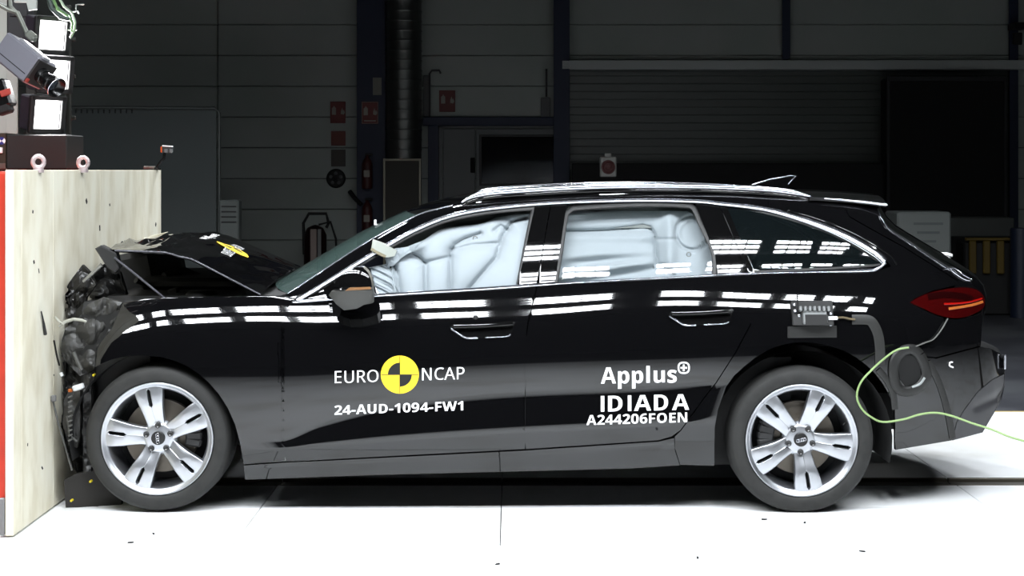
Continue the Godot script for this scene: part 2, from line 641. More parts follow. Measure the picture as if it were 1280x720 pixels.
func hall() -> void:
	var wall := tri_mat("wall panel", noise_tex(11, 0.01, [Color(0.645, 0.675, 0.65), Color(0.68, 0.70, 0.68)], [0.2, 0.8], 256), Vector3(0.2, 0.2, 0.2), 0.6)
	var dark := mat("dark wall", Color(0.3, 0.3, 0.31), 0.8)
	var blue := mat("blue steel", Color(0.12, 0.16, 0.255), 0.55)
	var wb := thing("wall_back", Vector3.ZERO, "", "")
	tag(wb, "pale sandwich panel wall at the back of the hall", "", "", "structure")
	boxm("backing", Vector3(0, 4.5, WALLZ - 0.25), Vector3(28.4, 9.0, 0.3), dark, wb)
	var step := 0.4124
	var base := 1.461 - step * 3.0
	# bays between the columns, as pixel columns at the wall; the last number is the lowest row of panels
	for bay in [[-250, 272, 0.0], [272, 447, 0.0], [482, 695, 0.0], [705, 982, 3.05], [986, 1266, 3.05], [1268, 1480, 0.0]]:
		var xa := W(bay[0], 0).x; var xb := W(bay[1], 0).x
		for i in 12:
			var y0: float = maxf(base + step * (i - 1), bay[2])
			var y1: float = base + step * i
			if y1 - y0 < 0.05:
				continue
			boxm("wall_panel", Vector3((xa + xb) / 2, (y0 + y1) / 2, WALLZ - 0.05), Vector3(xb - xa - 0.012, y1 - y0 - 0.008, 0.1), wall, wb, 0.008)
	var top := base + step * 11
	boxm("upper_cladding", Vector3(0, (top + 9.0) / 2, WALLZ - 0.06), Vector3(28.0, 9.0 - top, 0.08), wall, wb)
	for s in [["wall_left", Vector3(-14.1, 4.5, -0.5), Vector3(0.2, 9, 25.4)], ["wall_right", Vector3(14.1, 4.5, -0.5), Vector3(0.2, 9, 25.4)], ["wall_front", Vector3(0, 4.5, 12.1), Vector3(28.4, 9, 0.2)], ["ceiling", Vector3(0, 9.1, -0.5), Vector3(28.4, 0.2, 25.6)]]:
		var o := boxm(s[0], s[1], s[2], mat("dark shell", Color(0.16, 0.16, 0.165), 0.9))
		tag(o, {"wall_left": "dark side wall on the barrier's side", "wall_right": "dark side wall at the far end", "wall_front": "dark wall behind the camera", "ceiling": "dark hall ceiling"}[s[0]], "", "", "structure")
	# steel frame of the wall
	var n := 0
	for c in [[446, 482, 0.28], [692, 712, 0.2], [978, 988, 0.12], [1262, 1273, 0.14]]:
		var y1 := 3.05 if c[0] == 978 else 0.0
		var xa := W(c[0], 0, WALLZ + c[2]).x; var xb := W(c[1], 0, WALLZ + c[2]).x
		n += 1
		var o := thing("trim_%d" % n, Vector3((xa + xb) / 2, y1, WALLZ), "", "")
		tag(o, ["wide blue steel column beside the round duct", "narrow blue steel column left of the roller door", "thin dark post above the roller door's lintel", "dark post at the roller door's far jamb"][n - 1], "", "", "structure")
		var hh := 8.9 - y1
		boxm("web", Vector3(0, hh / 2, c[2] / 2), Vector3((xb - xa) * 0.5, hh, c[2] - 0.03), blue, o)
		boxm("flange", Vector3(0, hh / 2, c[2] - 0.012), Vector3(xb - xa, hh, 0.024), blue, o, 0.004)
	var lint := wbox("trim_5", 702, 75, 1300, 87, WALLZ + 0.2, 0.2, mat("lintel", Color(0.76, 0.78, 0.77), 0.5), null, 0.01)
	tag(lint, "pale grey lintel beam over the roller door", "", "", "structure")
	var beam := wbox("trim_6", 528, 146, 695, 157, WALLZ + 0.14, 0.12, blue, null, 0.01)
	tag(beam, "dark blue horizontal beam over the grey door", "", "", "structure")
	# roller door
	var rd := thing("door_1", Vector3.ZERO, "", "")
	tag(rd, "wide dark roller door of horizontal slats", "", "", "structure")
	var slat := mat("slat", Color(0.34, 0.36, 0.345), 0.3)
	var xa := W(711, 0).x; var xb := W(1266, 0).x
	for i in 29:
		boxm("slat", Vector3((xa + xb) / 2, 0.055 + i * 0.105, WALLZ - 0.02), Vector3(xb - xa, 0.102, 0.03), slat, rd, 0.004)
	# pedestrian door with a dark window
	var pd := thing("door_2", Vector3.ZERO, "", "")
	tag(pd, "grey double door with a large dark window", "", "", "structure")
	var dm := mat("door grey", Color(0.45, 0.46, 0.46), 0.6)
	wbox("frame", 549, 156, 700, 160, WALLZ + 0.06, 0.06, dm, pd)
	wbox("frame", 549, 156, 553, 358, WALLZ + 0.06, 0.06, dm, pd)
	wbox("leaf", 554, 161, 594, 357, WALLZ + 0.05, 0.05, dm, pd, 0.006)
	wbox("leaf", 595, 161, 700, 357, WALLZ + 0.05, 0.05, dm, pd, 0.006)
	wbox("window_frame", 599, 168, 695, 232, WALLZ + 0.065, 0.016, mat("door dark", Color(0.1, 0.1, 0.1), 0.5), pd, 0.004)
	wbox("pane", 602, 171, 692, 229, WALLZ + 0.07, 0.01, mat("pane dark", Color(0.02, 0.02, 0.022), 0.1), pd)
	wbox("pull_handle", 588, 197, 594, 216, WALLZ + 0.09, 0.04, mat("void", Color.BLACK), pd, 0.008)
	wbox("jamb_post", 535, 157, 548, 358, WALLZ + 0.1, 0.1, blue, pd)

# ---------------------------------------------------------------- floor
func floor_plates() -> void:
	var fl := thing("floor", Vector3.ZERO, "", "")
	tag(fl, "hall floor, white plates around the car and dark grey concrete beyond", "", "", "structure")
	var conc := tri_mat("concrete", noise_tex(21, 0.008, [Color(0.2, 0.205, 0.225), Color(0.27, 0.275, 0.29)], [0.3, 0.7], 512), Vector3(0.25, 0.25, 0.25), 0.45)
	boxm("slab", Vector3(0, -0.13, -0.5), Vector3(28.4, 0.2, 25.4), mat("slab", Color(0.1, 0.1, 0.1), 0.9), fl)
	boxm("concrete_field", Vector3(0, -0.016, (WALLZ - 2.86) / 2), Vector3(28, 0.03, WALLZ * -1 - 2.86), conc, fl)
	boxm("concrete_field", Vector3(0, -0.016, 9.2), Vector3(28, 0.03, 5.6), conc, fl)
	var ramps := []
	for k in 3:
		ramps.append(tri_mat("white plate %d" % k, noise_tex(31 + k, 0.006, [Color(0.86, 0.86, 0.85), Color(0.92, 0.925, 0.925), Color(0.94, 0.945, 0.95)], [0.15, 0.45, 0.8], 512), Vector3(0.35, 0.35, 0.35), 0.4))
	var xs := [-14.0, -6.0, -2.3, -1.17, -0.05, 2.22, 4.5, 6.8, 14.0]
	var zs := [-2.84, -0.79, -0.60, -0.14, 0.58, 1.8, 4.0, 6.38]
	for i in xs.size() - 1:
		for j in zs.size() - 1:
			if j == 1:
				continue
			if j >= 4:
				continue
			boxm("plate", Vector3((xs[i] + xs[i + 1]) / 2, -0.013, (zs[j] + zs[j + 1]) / 2), Vector3(xs[i + 1] - xs[i] - 0.004, 0.026, zs[j + 1] - zs[j] - 0.003), ramps[(i * 3 + j) % 3], fl, 0.002)
	for w in [[-14.0, -3.6], [-3.6, 4.5], [4.5, 14.0]]:
		for q in [[0.58, 3.2], [3.2, 6.38]]:
			boxm("plate", Vector3((w[0] + w[1]) / 2, -0.013, (q[0] + q[1]) / 2), Vector3(w[1] - w[0] - 0.004, 0.026, q[1] - q[0] - 0.003), ramps[1], fl, 0.0015)
	# rail channel
	var st := mat("channel steel", Color(0.42, 0.40, 0.36), 0.45, 0.8)
	for i in xs.size() - 1:
		var c: float = (xs[i] + xs[i + 1]) / 2
		var w: float = xs[i + 1] - xs[i] - 0.006
		boxm("rail", Vector3(c, -0.012, -0.775), Vector3(w, 0.024, 0.026), st, fl, 0.003)
		boxm("rail", Vector3(c, -0.012, -0.615), Vector3(w, 0.024, 0.026), st, fl, 0.003)
		boxm("channel_bottom", Vector3(c, -0.024, -0.695), Vector3(w, 0.012, 0.14), mat("channel dark", Color(0.28, 0.27, 0.25), 0.6), fl)
	var yl := boxm("marking_line", Vector3(0, -0.011, -2.85), Vector3(28, 0.024, 0.03), mat("line yellow", Color(0.7, 0.6, 0.35), 0.6), fl)
	yl.set_meta("label", "thin yellow edge line")

# ---------------------------------------------------------------- barrier
func barrier() -> void:
	var wood_t := noise_tex(41, 0.012, [Color(0.80, 0.775, 0.69), Color(0.845, 0.825, 0.75), Color(0.87, 0.855, 0.79)], [0.2, 0.5, 0.8], 512)
	var wood := tri_mat("plywood", wood_t, Vector3(0.8, 0.35, 0.9), 0.7)
	var o := thing("crash_barrier", Vector3(FACE, 0, -0.875), "plywood faced crash barrier with a red steel side and two eye bolts", "barrier")
	# plywood boards of the impact face
	var cuts := [-1.325, -0.9, 0.0, 0.78, 1.22, 1.325]
	for i in 5:
		boxm("plywood_board", Vector3(-0.018, 0.79, (cuts[i] + cuts[i + 1]) / 2), Vector3(0.036, 1.564, cuts[i + 1] - cuts[i] - 0.0015), wood, o, 0.002)
	var red := tri_mat("red steel", noise_tex(43, 0.01, [Color(0.66, 0.17, 0.09), Color(0.76, 0.20, 0.11)], [0.3, 0.7], 256), Vector3(0.6, 0.6, 0.6), 0.5)
	boxm("steel_block", Vector3(-0.45, 0.80, -0.01), Vector3(0.82, 1.53, 2.6), red, o, 0.01)
	boxm("plinth", Vector3(-0.45, 0.02, -0.01), Vector3(0.80, 0.04, 2.56), mat("void", Color.BLACK), o)
	boxm("edge_angle", Vector3(-0.05, 0.09, 1.318), Vector3(0.022, 0.16, 0.02), mat("worn steel", Color(0.5, 0.5, 0.5), 0.4, 0.7), o, 0.004)
	# scuffs: torn chips standing a little proud of the boards
	var chip := mat("scuff", Color(0.08, 0.075, 0.07), 0.8)
	for k in 26:
		var b := MB.new()
		var y := rng.randf_range(0.15, 1.5)
		var z := rng.randf_range(-1.25, 1.25)
		b.box(Vector3(0.001, y, z), Vector3(0.003, rng.randf_range(0.006, 0.03), rng.randf_range(0.004, 0.02)), 0.001, Basis(Vector3.RIGHT, rng.randf_range(-0.9, 0.9)))
		put("scuff", b, chip, o)
	var tr := MB.new()
	tr.box(Vector3(0.001, 0.98, 0.30), Vector3(0.003, 0.004, 0.34), 0.0, Basis(Vector3.RIGHT, 0.1))
	tr.box(Vector3(0.001, 0.79, 0.47), Vector3(0.003, 0.36, 0.004))
	put("scratch", tr, chip, o)
	var gauge := MB.new()
	gauge.tube([Vector3(0.004, 0.78, 0.78), Vector3(0.006, 0.70, 0.74), Vector3(0.004, 0.655, 0.70)], 0.004, 6)
	put("gouge", gauge, chip, o)
	# eye bolts standing on the top edge
	var eb := mat("eye bolt", Color(0.72, 0.66, 0.66), 0.4, 0.5)
	for p in [[48.0, 0.10, 25.0], [104.0, -0.55, 0.0]]:
		var at := U(p[0], 213, p[1])
		var b := MB.new()
		var ring := []
		var fwd := Basis(Vector3.UP, deg_to_rad(p[2]))
		for k in 25:
			var f := TAU * k / 24.0
			ring.append(at - o.position + Vector3(0, 0.038, 0) + fwd * Vector3(cos(f) * 0.024, sin(f) * 0.026, 0))
		b.tube(ring, 0.0105, 12, false)
		b.lathe([Vector2(0.0, 0.012), Vector2(0.022, 0.012), Vector2(0.024, 0.0), Vector2(0.024, -0.01)], 20, at - o.position + Vector3(0, 0.0, 0), Basis(Vector3.RIGHT, -PI / 2))
		put("eye_bolt", b, eb, o)
	# splinters torn off the board, lying on the folded bonnet's far corner
	var sp := MB.new()
	for k in 9:
		var z := -1.62 + rng.randf_range(-0.12, 0.10)
		var a := Vector3(FACE + rng.randf_range(0.04, 0.08), 1.165 + rng.randf() * 0.02, z)
		var tip := a + Vector3(rng.randf_range(0.10, 0.20), rng.randf_range(0.015, 0.04), rng.randf_range(-0.04, 0.04))
		sp.tube([a, tip], [0.012, 0.002], 5)
	tag(put("wood_splinters", sp, wood), "pale wood splinters lying on the far corner of the folded bonnet", "splinters")

# ---------------------------------------------------------------- car
func near_mirror(called: String, b: MB, m: Material, parent: Node, far_name := "") -> MeshInstance3D:   # a side part and its twin on the car's far side
	var o := put(called, b, m, parent)
	put(far_name if far_name else called, b.mirrored(MID), m, parent)
	return o

func bridge(pts: Array, bulge: Callable, segs: int, hint: Vector3, thick := 0.0) -> MB:   # a surface from a line on the near side across to the mirrored line
	var g := []
	for i in pts.size():
		var p: Vector3 = pts[i]
		var q := Vector3(p.x, p.y, 2 * MID - p.z)
		var bu: Vector3 = bulge.call(float(i) / (pts.size() - 1))
		var row := []
		for j in segs + 1:
			var s := float(j) / segs
			var w := 1.0 - pow(absf(2 * s - 1), 2.4)
			row.append(p.lerp(q, s) + bu * w)
		g.append(row)
	var b := MB.new()
	b.grid(g, hint, thick)
	return b

func line3(pts: PackedVector2Array, zf: Callable, off := Vector3.ZERO) -> Array:
	var o := []
	for p in pts:
		o.append(S(p.x, p.y, zf) + off)
	return o

var car_root: Node3D
var front_door: Node3D
var rear_door: Node3D
var quarter: Node3D

func car() -> void:
	var paint: Material = mats["paint"]
	var gloss: Material = mats["trim black"]
	var chrome: Material = mats["chrome"]
	var c := thing("car", Vector3.ZERO, "black estate car crashed nose first into the plywood barrier", "car")
	car_root = c
	# --- side panels
	var fender := P2([153, 378, 180, 373.5, 210, 371.5, 330, 369.5, 352, 370, 369, 374, 356, 388, 350, 402, 346, 418, 344.5, 445, 346, 500, 351, 555, 357, 576, 304, 581, 303.5, 577, 299, 552, 293, 530, 284, 510, 273, 493, 260, 478, 247, 467, 234, 458.5, 220, 452, 200, 446.5, 177, 445, 158, 446, 140, 450, 128, 455, 118, 460, 121, 437, 126, 427, 139, 411, 146, 394])
	near_mirror("front_fender", panel(fender, Z, 6.0, 0.7, 0.035), paint, c)
	var fd := P2([369, 374, 380, 376, 470, 369.5, 600, 361.5, 671, 356, 670, 363, 660, 404, 655, 440, 653, 480, 653, 537, 657, 562, 500, 570, 400, 575.5, 357, 577, 351, 555, 346, 500, 344.5, 445, 346, 418, 350, 402, 356, 388])
	front_door = near_mirror("front_door", panel(fd, Z, 6.0, 0.7, 0.02), paint, c)
	var rd := P2([671, 356, 700, 354, 800, 349, 937, 342.5, 945, 350, 948, 358, 948, 380, 938, 406, 920, 440, 895.5, 478, 882, 495, 862, 523, 851, 538, 840, 546, 823, 551, 657, 562, 653, 537, 653, 480, 655, 440, 660, 404, 670, 363])
	rear_door = near_mirror("rear_door", panel(rd, Z, 6.0, 0.7, 0.02), paint, c)
	# rear quarter: upper part with the rear roof pillar, and the part over the arch
	var arch := P2([893.5, 583, 893.5, 550, 894, 535, 898, 512, 908, 484, 918, 470, 930, 459, 945, 447, 962, 437, 978, 431.5, 992, 429, 1006, 428, 1020, 429, 1038, 433, 1057, 440, 1071, 448, 1083, 457, 1094, 468, 1103, 480, 1110, 492, 1115, 505])
	var qp := P2([937, 342.5, 1080, 338.5, 1103, 334, 1110, 330, 1100, 320, 1062, 297, 1020, 279, 975, 265, 960, 243, 1015, 247, 1060, 250, 1092, 259, 1180, 320, 1204, 350, 1160, 366, 1138, 377, 1160, 388, 1178, 396, 1150, 420])
	var qv := PackedVector2Array()
	qv.append_array(P2([940, 343, 1080, 338.8, 1103, 335, 1112, 331, 1098, 316, 1062, 294.5, 1020, 276.5, 985, 265.5, 960, 259.5, 960, 243.5, 1015, 247.5, 1060, 250.5, 1094, 259, 1110, 284]))
	# split the quarter into column-wise simple outlines
	var q_up := P2([960, 243.5, 1015, 247.5, 1050, 249.7, 1062, 271, 1090, 287, 1130, 309, 1170, 334, 1199, 352, 1205, 353, 1195, 357, 1165, 364, 1140, 375, 1113, 337, 1112, 331, 1098, 316, 1062, 294.5, 1020, 276.5, 985, 265.5, 960, 259.5])
	var q_gate := P2([1050, 249.7, 1060, 250.5, 1096, 261, 1113, 286, 1150, 311, 1188, 336, 1206, 352, 1199, 352, 1170, 334, 1130, 309, 1090, 287, 1062, 271])
	near_mirror("tailgate_pillar", panel(q_gate, Z, 6.0, 0.6, 0.02), paint, c)
	near_mirror("pillar_trim", ribbon(dense(P2([985, 262.5, 1024, 274, 1066, 291, 1104, 313, 1116, 322, 1121, 331]), 5.0), 2.0, Z, 0.004, 0.0), mats["trim black"], c)
	var q_low := P2([938, 343, 1080, 339, 1103, 336, 1113, 333, 1142, 374, 1138, 378.5, 1160, 389, 1180, 397, 1181, 410, 1160, 428, 1118, 440])
	q_low.append_array(P2([1116, 505, 1110, 492, 1103, 480, 1094, 468, 1083, 457, 1071, 448, 1057, 440, 1038, 433, 1020, 429, 1006, 428, 992, 429, 978, 431.5, 962, 437, 945, 447, 930, 459, 918, 470, 908, 484, 898, 512, 894, 535, 893.5, 583, 850, 581.5, 843, 560, 843, 545.5, 851, 538, 862, 523, 882, 495, 895.5, 478, 920, 440, 938, 406, 948, 380, 948, 358, 945, 350]))
	quarter = near_mirror("quarter_panel", panel(q_low, Z, 6.0, 0.6, 0.035), paint, c)
	near_mirror("rear_pillar", panel(q_up, Z, 6.0, 0.5, 0.02), paint, c)
	var sill := P2([304, 581.5, 357, 577.8, 400, 576, 500, 570.8, 657, 562.8, 823, 551.6, 843, 547, 843, 560, 850, 581.5, 893, 583, 854, 582, 790, 586, 680, 589, 480, 594, 306, 600])
	var zs := func(x: float, y: float) -> float:
		var e := y - (582.0 + (x - 303.0) * -0.0475)   # groove along the sill
		return Z(x, y) - 0.006 - 0.010 * exp(-e * e / 5.0) - 0.012 * smooth(0.0, 4.0, e)
	near_mirror("sill", panel(sill, zs, 6.0, 0.5, 0.03), paint, c)
	# roof side with the windscreen pillar
	var rs := P2([356, 369.5, 359, 366, 420, 326, 465, 297.5, 520, 268.7, 545, 260.5, 570, 254.3, 600, 249, 650, 245, 700, 241.5, 800, 239, 900, 240, 960, 243.5, 960, 259.5, 900, 252.5, 870, 249.5, 800, 248, 720, 250, 660, 253.5, 600, 260, 560, 268.5, 530, 280, 500, 295, 440, 331, 395, 360, 372, 374])
	near_mirror("roof_side", panel(rs, Z, 6.0, 0.0, 0.02), paint, c)
	# bright window surround
	var sur := dense(P2([371, 375.5, 395, 361.5, 440, 333, 500, 297, 530, 282, 560, 270.5, 600, 262, 660, 255.5, 720, 252, 800, 250, 870, 251.5, 900, 254.5, 960, 262, 1020, 279.5, 1062, 297.5, 1095, 317, 1106, 327]), 5.0)
	var wsur := func(s: float) -> float: return 5.0 + 4.5 * smooth(0.72, 0.99, s) - 0.5 * smooth(0.2, 0.5, s)
	near_mirror("window_surround", ribbon(sur, wsur, Z, 0.006, 0.001), chrome, c)
	var blt := dense(P2([366, 377, 400, 374.5, 470, 369, 600, 361, 700, 354, 800, 348.5, 940, 341.7, 1080, 338, 1098, 335, 1107, 328]), 6.0)
	var wb := func(s: float) -> float: return 4.2 - 2.2 * smooth(0.35, 0.6, s) + 2.0 * smooth(0.8, 0.97, s)
	near_mirror("waistline_strip", ribbon(blt, wb, Z, 0.006, 0.001), chrome, c)
	# window band: black frames, glass
	var zin := func(x: float, y: float) -> float: return Z(x, y) - 0.006
	var zgl := func(x: float, y: float) -> float: return Z(x, y) - 0.011
	var bp := P2([668, 258, 709, 254, 693, 355, 647, 358.5])
	near_mirror("door_pillar", panel(P2([668, 257.5, 688.5, 255.5, 671, 356, 646, 358.5]), zin, 5.0, 0.5, 0.02), gloss, front_door)
	near_mirror("door_pillar", panel(P2([688.5, 255.5, 709, 254, 694, 354.5, 671, 356]), zin, 5.0, 0.5, 0.02), gloss, rear_door)
	near_mirror("door_pillar", panel(P2([868, 252, 899, 255.5, 936, 341, 897, 344, 893, 318]), zin, 5.0, 0.5, 0.02), gloss, rear_door)
	near_mirror("rear_window_post", panel(P2([899, 255.5, 908, 256, 944, 341, 936, 341.5]), zin, 5.0, 0.4, 0.02), gloss, quarter)
	var ff := dense(P2([380, 372, 440, 336, 500, 300, 530, 285, 560, 273.5, 600, 265, 640, 260, 668, 258]), 6.0)
	near_mirror("window_seal", ribbon(ff, func(s): return 5.0 + 5.0 * s, zgl, 0.004), mats["dark plastic"], front_door)
	var fs := dense(P2([669, 258, 664, 275, 648, 357]), 6.0)
	near_mirror("window_seal", ribbon(fs, 6.0, zgl, 0.004), mats["dark plastic"], front_door)
	var rf := dense(P2([694, 354, 700, 318, 707, 272, 712, 264, 722, 260, 800, 255.5, 858, 257, 868, 262, 876, 280, 892, 316, 893, 344]), 5.0)
	near_mirror("window_seal", ribbon(rf, 6.5, zgl, 0.004), mats["dark plastic"], rear_door)
	var qs := dense(P2([942, 341, 905, 259, 960, 266.5, 1020, 284, 1060, 302, 1092, 322, 1092, 332, 942, 340]), 5.0)
	near_mirror("window_seal", ribbon(qs, 4.0, zgl, 0.004), mats["dark plastic"], quarter)
	var zrg := func(x: float, y: float) -> float: return Z(x, y) - 0.011 - 0.085 * (350.0 - y) / K   # the rear door's pane leans in a little more
	near_mirror("window_glass", panel(P2([708, 256, 800, 252, 866, 254, 893, 318, 894, 343, 800, 348, 694, 354]), zrg, 10.0, 0.0, 0.0), mats["clear glass"], rear_door)
	near_mirror("quarter_glass", panel(P2([906, 258, 960, 265, 1020, 282, 1060, 300, 1098, 324, 1098, 333, 942, 341]), zgl, 10.0, 0.0, 0.0), mats["privacy glass"], quarter)
	# mirror sail
	put("mirror_sail", panel(P2([378, 373.5, 436, 338, 452, 333, 462, 346, 474, 367.5]), zgl, 8.0, 0, 0.01), gloss, front_door)
	# --- roof, screen, bonnet, tail
	var ro := line3(dense(P2([520, 268.7, 545, 260.5, 570, 254.3, 600, 249, 650, 245, 700, 241.5, 800, 239, 900, 240, 960, 243.5, 1015, 247.5, 1040, 249.5]), 12.0), Z)
	put("roof", bridge(ro, func(s): return Vector3(lerpf(-0.08, 0.0, smooth(0, 0.3, s)), lerpf(0.012, 0.035, smooth(0, 0.25, s)), 0), 16, Vector3.UP, 0.012), paint, c)
	var ws := line3(dense(P2([358.5, 366.5, 420, 326, 465, 297.5, 520, 268.7]), 10.0), Z)
	put("windscreen", bridge(ws, func(s): return Vector3(lerpf(-0.143, -0.08, s), 0.012, 0), 18, Vector3(-0.5, 0.8, 0)), mats["screen glass"], c)
	near_mirror("screen_trim", ribbon(dense(P2([360, 366.5, 420, 326.8, 465, 298.3, 520, 269.5, 545, 261.5, 566, 256.5]), 6.0), 1.8, Z, 0.003, 0.001), chrome, c)
	# cowl under the screen
	var cw := []
	for q in [[318.0, 372.0], [335.0, 370.5], [351.0, 369.5], [359.5, 366.5]]:
		cw.append(U(q[0], q[1], Z(360, 372) - 0.02))
	put("cowl", bridge(cw, func(s): return Vector3(-0.14, -0.01, 0), 12, Vector3.UP, 0.01), mats["dark plastic"], c)
	var wip := MB.new()
	for k in 2:
		var z0 := -0.55 - 0.62 * k
		wip.tube([Vector3(-1.24, 0.99, z0), Vector3(-1.19, 1.015, z0 - 0.2), Vector3(-1.18, 1.02, z0 - 0.5)], 0.008, 6)
	put("wiper", wip, gloss, c)
	tail(c)
	bonnet(c)
	wreck(c)
	# roof rail
	var rr := []
	var rw := []
	for p in dense(P2([577, 253.5, 586, 247.5, 605, 242.5, 640, 239, 720, 234.5, 800, 232.8, 880, 233.6, 950, 236.5, 985, 240, 1004, 243.5, 1016, 247.5]), 8.0):
		rr.append(U(p.x, p.y, curve(P2([577, -0.335, 700, -0.335, 1016, -0.345]), p.x)))
	for i in rr.size():
		var s := float(i) / (rr.size() - 1)
		rw.append(0.0135 * minf(1.0, 0.35 + minf(s, 1 - s) * 12.0))
	var rb := MB.new()
	rb.tube(rr, rw, 14)
	var low := []
	for i in rr.size():
		low.append(rr[i] + Vector3(0, -0.02, 0.004))
	var rail := near_mirror("roof_rail", rb, chrome, c)
	var rl := MB.new()
	rl.tube(low, 0.010, 8)
	put("rail_foot", rl, gloss, rail)
	# shark fin aerial
	var fin := MB.new()
	var fb := U(966, 233, MID)
	fin.prism(P2([-0.125, -0.012, 0.09, -0.012, 0.075, 0.01, 0.118, 0.052, 0.09, 0.054, -0.02, 0.034, -0.09, 0.012]), func(_q): return 0.016, 0.032, 0.006, Transform3D(Basis(), fb))
	put("roof_aerial", fin, gloss, c)
	var fw := MB.new()
	fw.tube([fb + Vector3(-0.11, 0.008, 0.014), fb + Vector3(-0.02, 0.036, 0.012), fb + Vector3(0.09, 0.056, 0.008), fb + Vector3(0.118, 0.054, 0.006), fb + Vector3(0.076, 0.010, 0.014)], 0.0028, 6)
	put("aerial_edge", fw, chrome, c)
	underbody(c)
	door_handles()
	door_mirror(c)
	airbags(c)
	for w in [[196.5, 548.5, -11.0, 1], [1002.0, 550.5, 27.0, 2]]:
		wheel(c, U(w[0], w[1], -0.005), w[2], false)
	for w in [[196.5, 548.5, 20.0, 1], [1002.0, 550.5, 50.0, 2]]:
		var p := U(w[0], w[1], -0.005)
		wheel(c, Vector3(p.x, p.y, 2 * MID - p.z), w[2], true)

func tail(c: Node3D) -> void:
	var paint: Material = mats["paint"]
	# tailgate glass and its frame
	var tg := line3(P2([1096, 261, 1104, 275, 1113, 286, 1130, 298, 1150, 311, 1170, 324, 1188, 336, 1200, 345]), Z)
	put("rear_window", bridge(tg, func(s): return Vector3(lerpf(0.10, 0.16, s), 0.015, 0), 14, Vector3(0.6, 0.7, 0), 0.006), mat("rear glass", Color(0.03, 0.035, 0.035), 0.03), c)
	put("rear_window_edge", ribbon(dense(P2([1097, 262, 1104, 275, 1113, 287, 1150, 312, 1188, 337]), 5.0), func(s): return 2.6 + 1.2 * s, Z, 0.010, 0.002), mats["chrome"], c)
	var lp := MB.new()
	lp.tube(line3(dense(P2([1180, 336, 1192, 335, 1203, 343, 1214, 350, 1205, 349, 1194, 342, 1188, 337]), 4.0), Z, Vector3(0, 0, 0.006)), 0.005, 6)
	put("hinge_trim", lp, mats["chrome"], c)
	# spoiler over the rear window
	var sp := line3(P2([1012, 246.5, 1030, 247, 1060, 249, 1085, 251.5, 1108, 254.5]), func(x, _y): return -0.30 - 0.0002 * (x - 1012))
	put("spoiler", bridge(sp, func(s): return Vector3(0.04 * s, 0.03 + 0.012 * s, 0), 14, Vector3.UP, 0.016), paint, c)
	var e := MB.new()
	e.tube([sp[1] + Vector3(0, -0.004, 0.004), sp[2] + Vector3(0, -0.006, 0.005), sp[3] + Vector3(0, -0.007, 0.005), sp[4] + Vector3(0, -0.006, 0.004)], [0.003, 0.006, 0.0075, 0.007], 8)
	put("spoiler_edge", e, mats["chrome"], c)
	near_mirror("spoiler_side", panel(P2([1010, 246, 1060, 249, 1108, 255, 1096, 261, 1062, 262, 1030, 258]), func(x, y): return Z(x, minf(y, 300)) + 0.004, 7.0, 0, 0.02), paint, c)
	var rv := MB.new()
	rv.lathe([Vector2(0.0, 0.02), Vector2(0.008, 0.018), Vector2(0.011, 0.0), Vector2(0.011, -0.02)], 12, U(1186, 319, -0.86), Basis(Vector3.UP, 0.9))
	rv.box(U(1180, 318, -0.86), Vector3(0.05, 0.02, 0.03), 0.006)
	put("wiper_base", rv, mats["white"], c)
	# tailgate below the glass, across the car
	var tl := line3(P2([1200, 345, 1212, 352, 1222, 362, 1228, 376, 1229, 392, 1227, 410, 1226, 432]), Z)
	put("tailgate", bridge(tl, func(s): return Vector3(lerpf(0.16, 0.10, s), 0.015 * (1.0 - s), 0), 16, Vector3(1, 0, 0), 0.01), paint, c)
	near_mirror("tailgate_side", panel(P2([1200, 346, 1212, 353, 1221, 361, 1215, 362, 1190, 362, 1195, 356]), Z, 5.0, 0.3, 0.02), paint, c)
	# rear wing below the lamp, and the bumper
	var wing := P2([1181, 398, 1196, 399, 1216, 395, 1228, 390, 1227, 410, 1226, 432, 1118, 440.5, 1160, 428.6, 1181, 411])
	var wing2 := P2([1118, 441, 1160, 429, 1181, 411, 1181, 398, 1196, 399, 1216, 395, 1228, 390, 1227, 410, 1226, 432, 1170, 447])
	near_mirror("rear_wing", panel(wing2, Z, 5.0, 0.5, 0.03), paint, c)
	var bum := P2([1118, 442, 1170, 448, 1226, 433, 1240, 436, 1250, 441, 1255, 455, 1256, 466, 1240, 475, 1222, 490, 1205, 513, 1196, 528, 1190, 551, 1119, 563, 1118, 505])
	near_mirror("rear_bumper", panel(bum, Z, 5.0, 0.5, 0.03), paint, c)
	var dif := P2([1256, 467, 1256, 482, 1252, 500, 1245, 512, 1238, 524, 1228, 541, 1190, 551, 1196, 528, 1205, 513, 1222, 490, 1240, 475])
	var zd := func(x: float, y: float) -> float:
		return Z(x, y) - 0.006 - 0.02 * exp(-pow(dist_line(Vector2(x, y), P2([1222, 508, 1252, 494])) / 5.0, 2))
	near_mirror("bumper_insert", panel(dif, zd, 4.0, 0.3, 0.02), mat("insert grey", Color(0.22, 0.22, 0.23), 0.4), c)
	var bl := line3(P2([1226, 433, 1250, 441, 1256, 455, 1256, 466, 1255, 482, 1245, 512, 1228, 541]), Z)
	put("bumper_back", bridge(bl, func(s): return Vector3(0.07, 0, 0), 14, Vector3(1, 0, 0), 0.01), mats["dark plastic"], c)
	var rfl := boxm("reflector", U(1253, 452, Z(1252, 452)) + Vector3(0.008, 0, 0), Vector3(0.012, 0.07, 0.03), mats["chrome"], c, 0.003)
	rfl.set_meta("label", "bright corner reflector")
